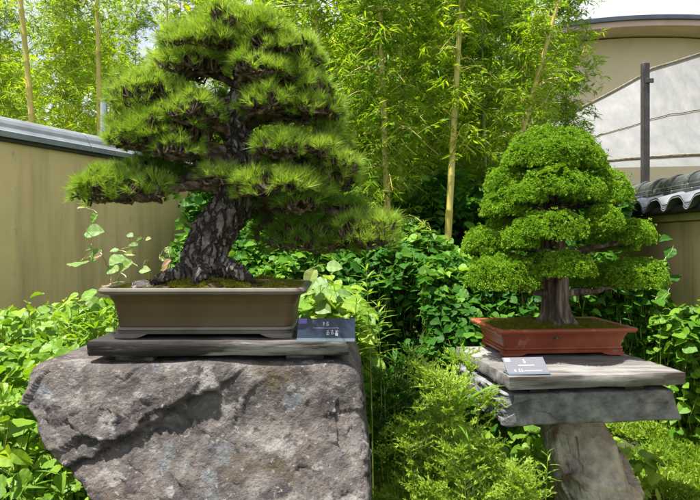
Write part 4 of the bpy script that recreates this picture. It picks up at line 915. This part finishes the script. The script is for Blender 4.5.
q = P(70, 318, 2.5); blade_plant(q[0], q[1], q[2], 20, .18, .016, 'spiky blade-leaved clump nearest the wall, left of its twin', 'blade_leaf_plant', 12)
q = P(30, 480, 1.9); blade_plant(q[0], q[1], q[2], 14, .2, .02, 'blade-leaved clump at the foot of the boulder, bottom left', 'blade_leaf_plant', 13)
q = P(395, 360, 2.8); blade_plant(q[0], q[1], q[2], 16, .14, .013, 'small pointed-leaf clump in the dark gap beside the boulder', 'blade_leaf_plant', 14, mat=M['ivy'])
def lily(px, py, d, h, label, seed, L0=.085, nl=26):
    q = P(px, py, d); t = empty('lance_leaf_plant', (q[0], q[1], 0), label, 'plant'); R_ = random.Random(seed); st = MB(); mb = MB()
    lean = R_.uniform(-.05, .05); sp = smoothpath([(q[0]-lean, q[1], 0), (q[0]-lean*.6, q[1]+.01, q[2]*.6), (q[0], q[1], q[2])], 30); tube(st, sp, np.linspace(.004, .0015, 30), 5)
    pos = []; fw = []
    for k in range(nl):
        s = 1-(k/nl)*h; c_ = sp[int(29*s)]; a = k*2.4; pos.append(c_); fw.append([math.cos(a), math.sin(a), .45+.5*(k < 4)])
    scatter(mb, lance(.09, .2), np.array(pos), np.array(fw), np.tile([0., 0, 1], (nl, 1)), np.array([L0*(.55+.6*min(1, k/7)) for k in range(nl)]))
    st.build('stem', M['culm_green'], t); mb.build('leaves', M['herb'], t)
lily(366, 262, 2.55, .32, 'tall stem with narrow lance leaves right of the name plate', 1)
lily(357, 290, 2.45, .30, 'shorter lance-leaved stem just behind the navy name plate', 2)
lily(378, 300, 2.7, .30, 'thin lance-leaved stem at the edge of the dark ivy', 3)
lily(60, 455, 1.85, .5, 'lance-leaved stem in front of the lower left boulder edge', 4)
lily(548, 452, 2.25, .25, 'short lance-leaved sprig in front of the support rock', 5, .05, 14)
# scattered climbing leaves before the wall
def climber(px0, py0, leaves, d, label, mat=M['vine'], s0=.075):
    b = P(px0, py0, d); t = empty('climbing_vine', (b[0], b[1], 0), label, 'vine'); st = MB(); lf = MB(); dead = MB()
    pts = [b*[1, 1, 0], b]+[P(x, y, d+.05*((i % 3)-1)) for i, (x, y, *_) in enumerate(leaves)]
    sp = smoothpath(pts, 60); tube(st, sp+rng.normal(size=sp.shape)*.002, np.linspace(.0022, .0008, 60), 4)
    for i, (x, y, sz, dr) in enumerate(leaves):
        c_ = P(x, y, d+.05*((i % 3)-1)); a = random.uniform(0, 2*PI)
        m_ = dead if dr else lf
        scatter(m_, ROUND[i % 4], c_[None], np.array([[math.cos(a), -.35+.3*math.sin(a), random.uniform(-.5, .1)]]), np.array([[random.uniform(-.5, .1), -.75, random.uniform(.4, .9)]]), [sz*s0])
    st.build('stem', M['culm_green'], t); lf.build('leaves', mat, t)
    if dead.n: dead.build('dry_leaves', M['dead'], t)
climber(115, 300, [(128, 283, .8, 0), (112, 282, .6, 1), (108, 268, .75, 0), (102, 255, .5, 1), (100, 250, .8, 0), (90, 255, .35, 0), (80, 262, 1.1, 0), (92, 248, .35, 0), (86, 232, 1.05, 0), (97, 214, .6, 0), (84, 207, .4, 0)], 2.45, 'climbing vine with large pale leaves before the wall, left of the brown pot')
climber(150, 290, [(140, 270, .55, 0), (132, 262, .9, 0), (125, 257, 1.0, 0), (136, 254, .6, 0), (118, 250, .4, 0), (138, 245, .5, 0), (128, 234, .35, 0), (142, 238, .35, 0), (146, 239, .3, 0)], 2.35, 'thin climbing vine with small pale leaves just left of the pine trunk')
climber(170, 280, [(168, 263, .5, 1), (160, 258, .35, 0), (166, 248, .4, 0), (170, 260, .5, 1)], 2.3, 'short sprig with an orange dry leaf beside the pine trunk base')
climber(322, 330, [(318, 305, .9, 0), (312, 290, 1.1, 0), (328, 282, 1.0, 0), (314, 270, 1.15, 0), (327, 266, .8, 0), (336, 294, .8, 0)], 2.6, 'sprig of large pale round leaves behind the right end of the brown pot', M['vine'], .085)
climber(660, 330, [(655, 300, 1.0, 0), (668, 292, 1.1, 0), (672, 275, 1.0, 0), (664, 262, 1.1, 0), (673, 248, .9, 0), (670, 238, 1.0, 0)], 4.3, 'ivy shoot climbing the beige wall right of the conifer bonsai', M['ivy'], .1)

# ------------------------------------------------------------------ light, sky, camera
EL = math.radians(73); AZ = math.radians(-108)      # azimuth from +Y clockwise: sun high on the left, slightly on our side
to_sun = Vector((math.sin(AZ)*math.cos(EL), math.cos(AZ)*math.cos(EL), math.sin(EL)))
sun = bpy.data.lights.new('sun', 'SUN'); sun.energy = 5.0; sun.angle = math.radians(.5); sun.color = (1, .95, .86)
so = bpy.data.objects.new('sun', sun); COL.objects.link(so); so.rotation_euler = to_sun.to_track_quat('Z', 'Y').to_euler(); so.location = (-3, 0, 6)
w = bpy.data.worlds.new('World'); sc.world = w; w.use_nodes = True; N = w.node_tree.nodes; L = w.node_tree.links; N.clear()
sky = N.new('ShaderNodeTexSky'); sky.sky_type = 'NISHITA'; sky.sun_disc = False; sky.sun_elevation = EL; sky.sun_rotation = AZ; sky.dust_density = 2.5
tc = N.new('ShaderNodeTexCoord'); mp = N.new('ShaderNodeMapping'); mp.inputs['Scale'].default_value = (1, 1, 3); L.new(tc.outputs['Generated'], mp.inputs[0])
nz = N.new('ShaderNodeTexNoise'); nz.inputs['Scale'].default_value = 2.2; nz.inputs['Detail'].default_value = 7; L.new(mp.outputs[0], nz.inputs['Vector'])
r = ramp(N, [(.30, (0, 0, 0)), (.5, (1, 1, 1))]); L.new(nz.outputs['Fac'], r.inputs['Fac'])
mx = N.new('ShaderNodeMix'); mx.data_type = 'RGBA'; L.new(r.outputs['Color'], mx.inputs['Factor']); L.new(sky.outputs[0], mx.inputs['A']); mx.inputs['B'].default_value = (6.2, 6.4, 6.7, 1)
bg = N.new('ShaderNodeBackground'); bg.inputs['Strength'].default_value = .08; L.new(mx.outputs['Result'], bg.inputs['Color'])
o = N.new('ShaderNodeOutputWorld'); L.new(bg.outputs[0], o.inputs[0])

cam = bpy.data.cameras.new('camera'); co = bpy.data.objects.new('camera', cam); COL.objects.link(co)
co.location = (0, 0, CAMH); co.rotation_euler = (math.radians(90), 0, 0)
cam.lens = 32*(622/622.2); cam.sensor_width = 36; cam.shift_y = -10/700; cam.clip_start = .05; cam.clip_end = 1000
sc.camera = co
sc.view_settings.view_transform = 'Standard'; sc.view_settings.look = 'None'; sc.view_settings.gamma = 1; sc.view_settings.exposure = 1.25
try: sc.view_settings.use_curve_mapping = False
except Exception: pass
sc.render.engine = 'CYCLES'; sc.cycles.max_bounces = 8; sc.cycles.transmission_bounces = 6; sc.cycles.diffuse_bounces = 4
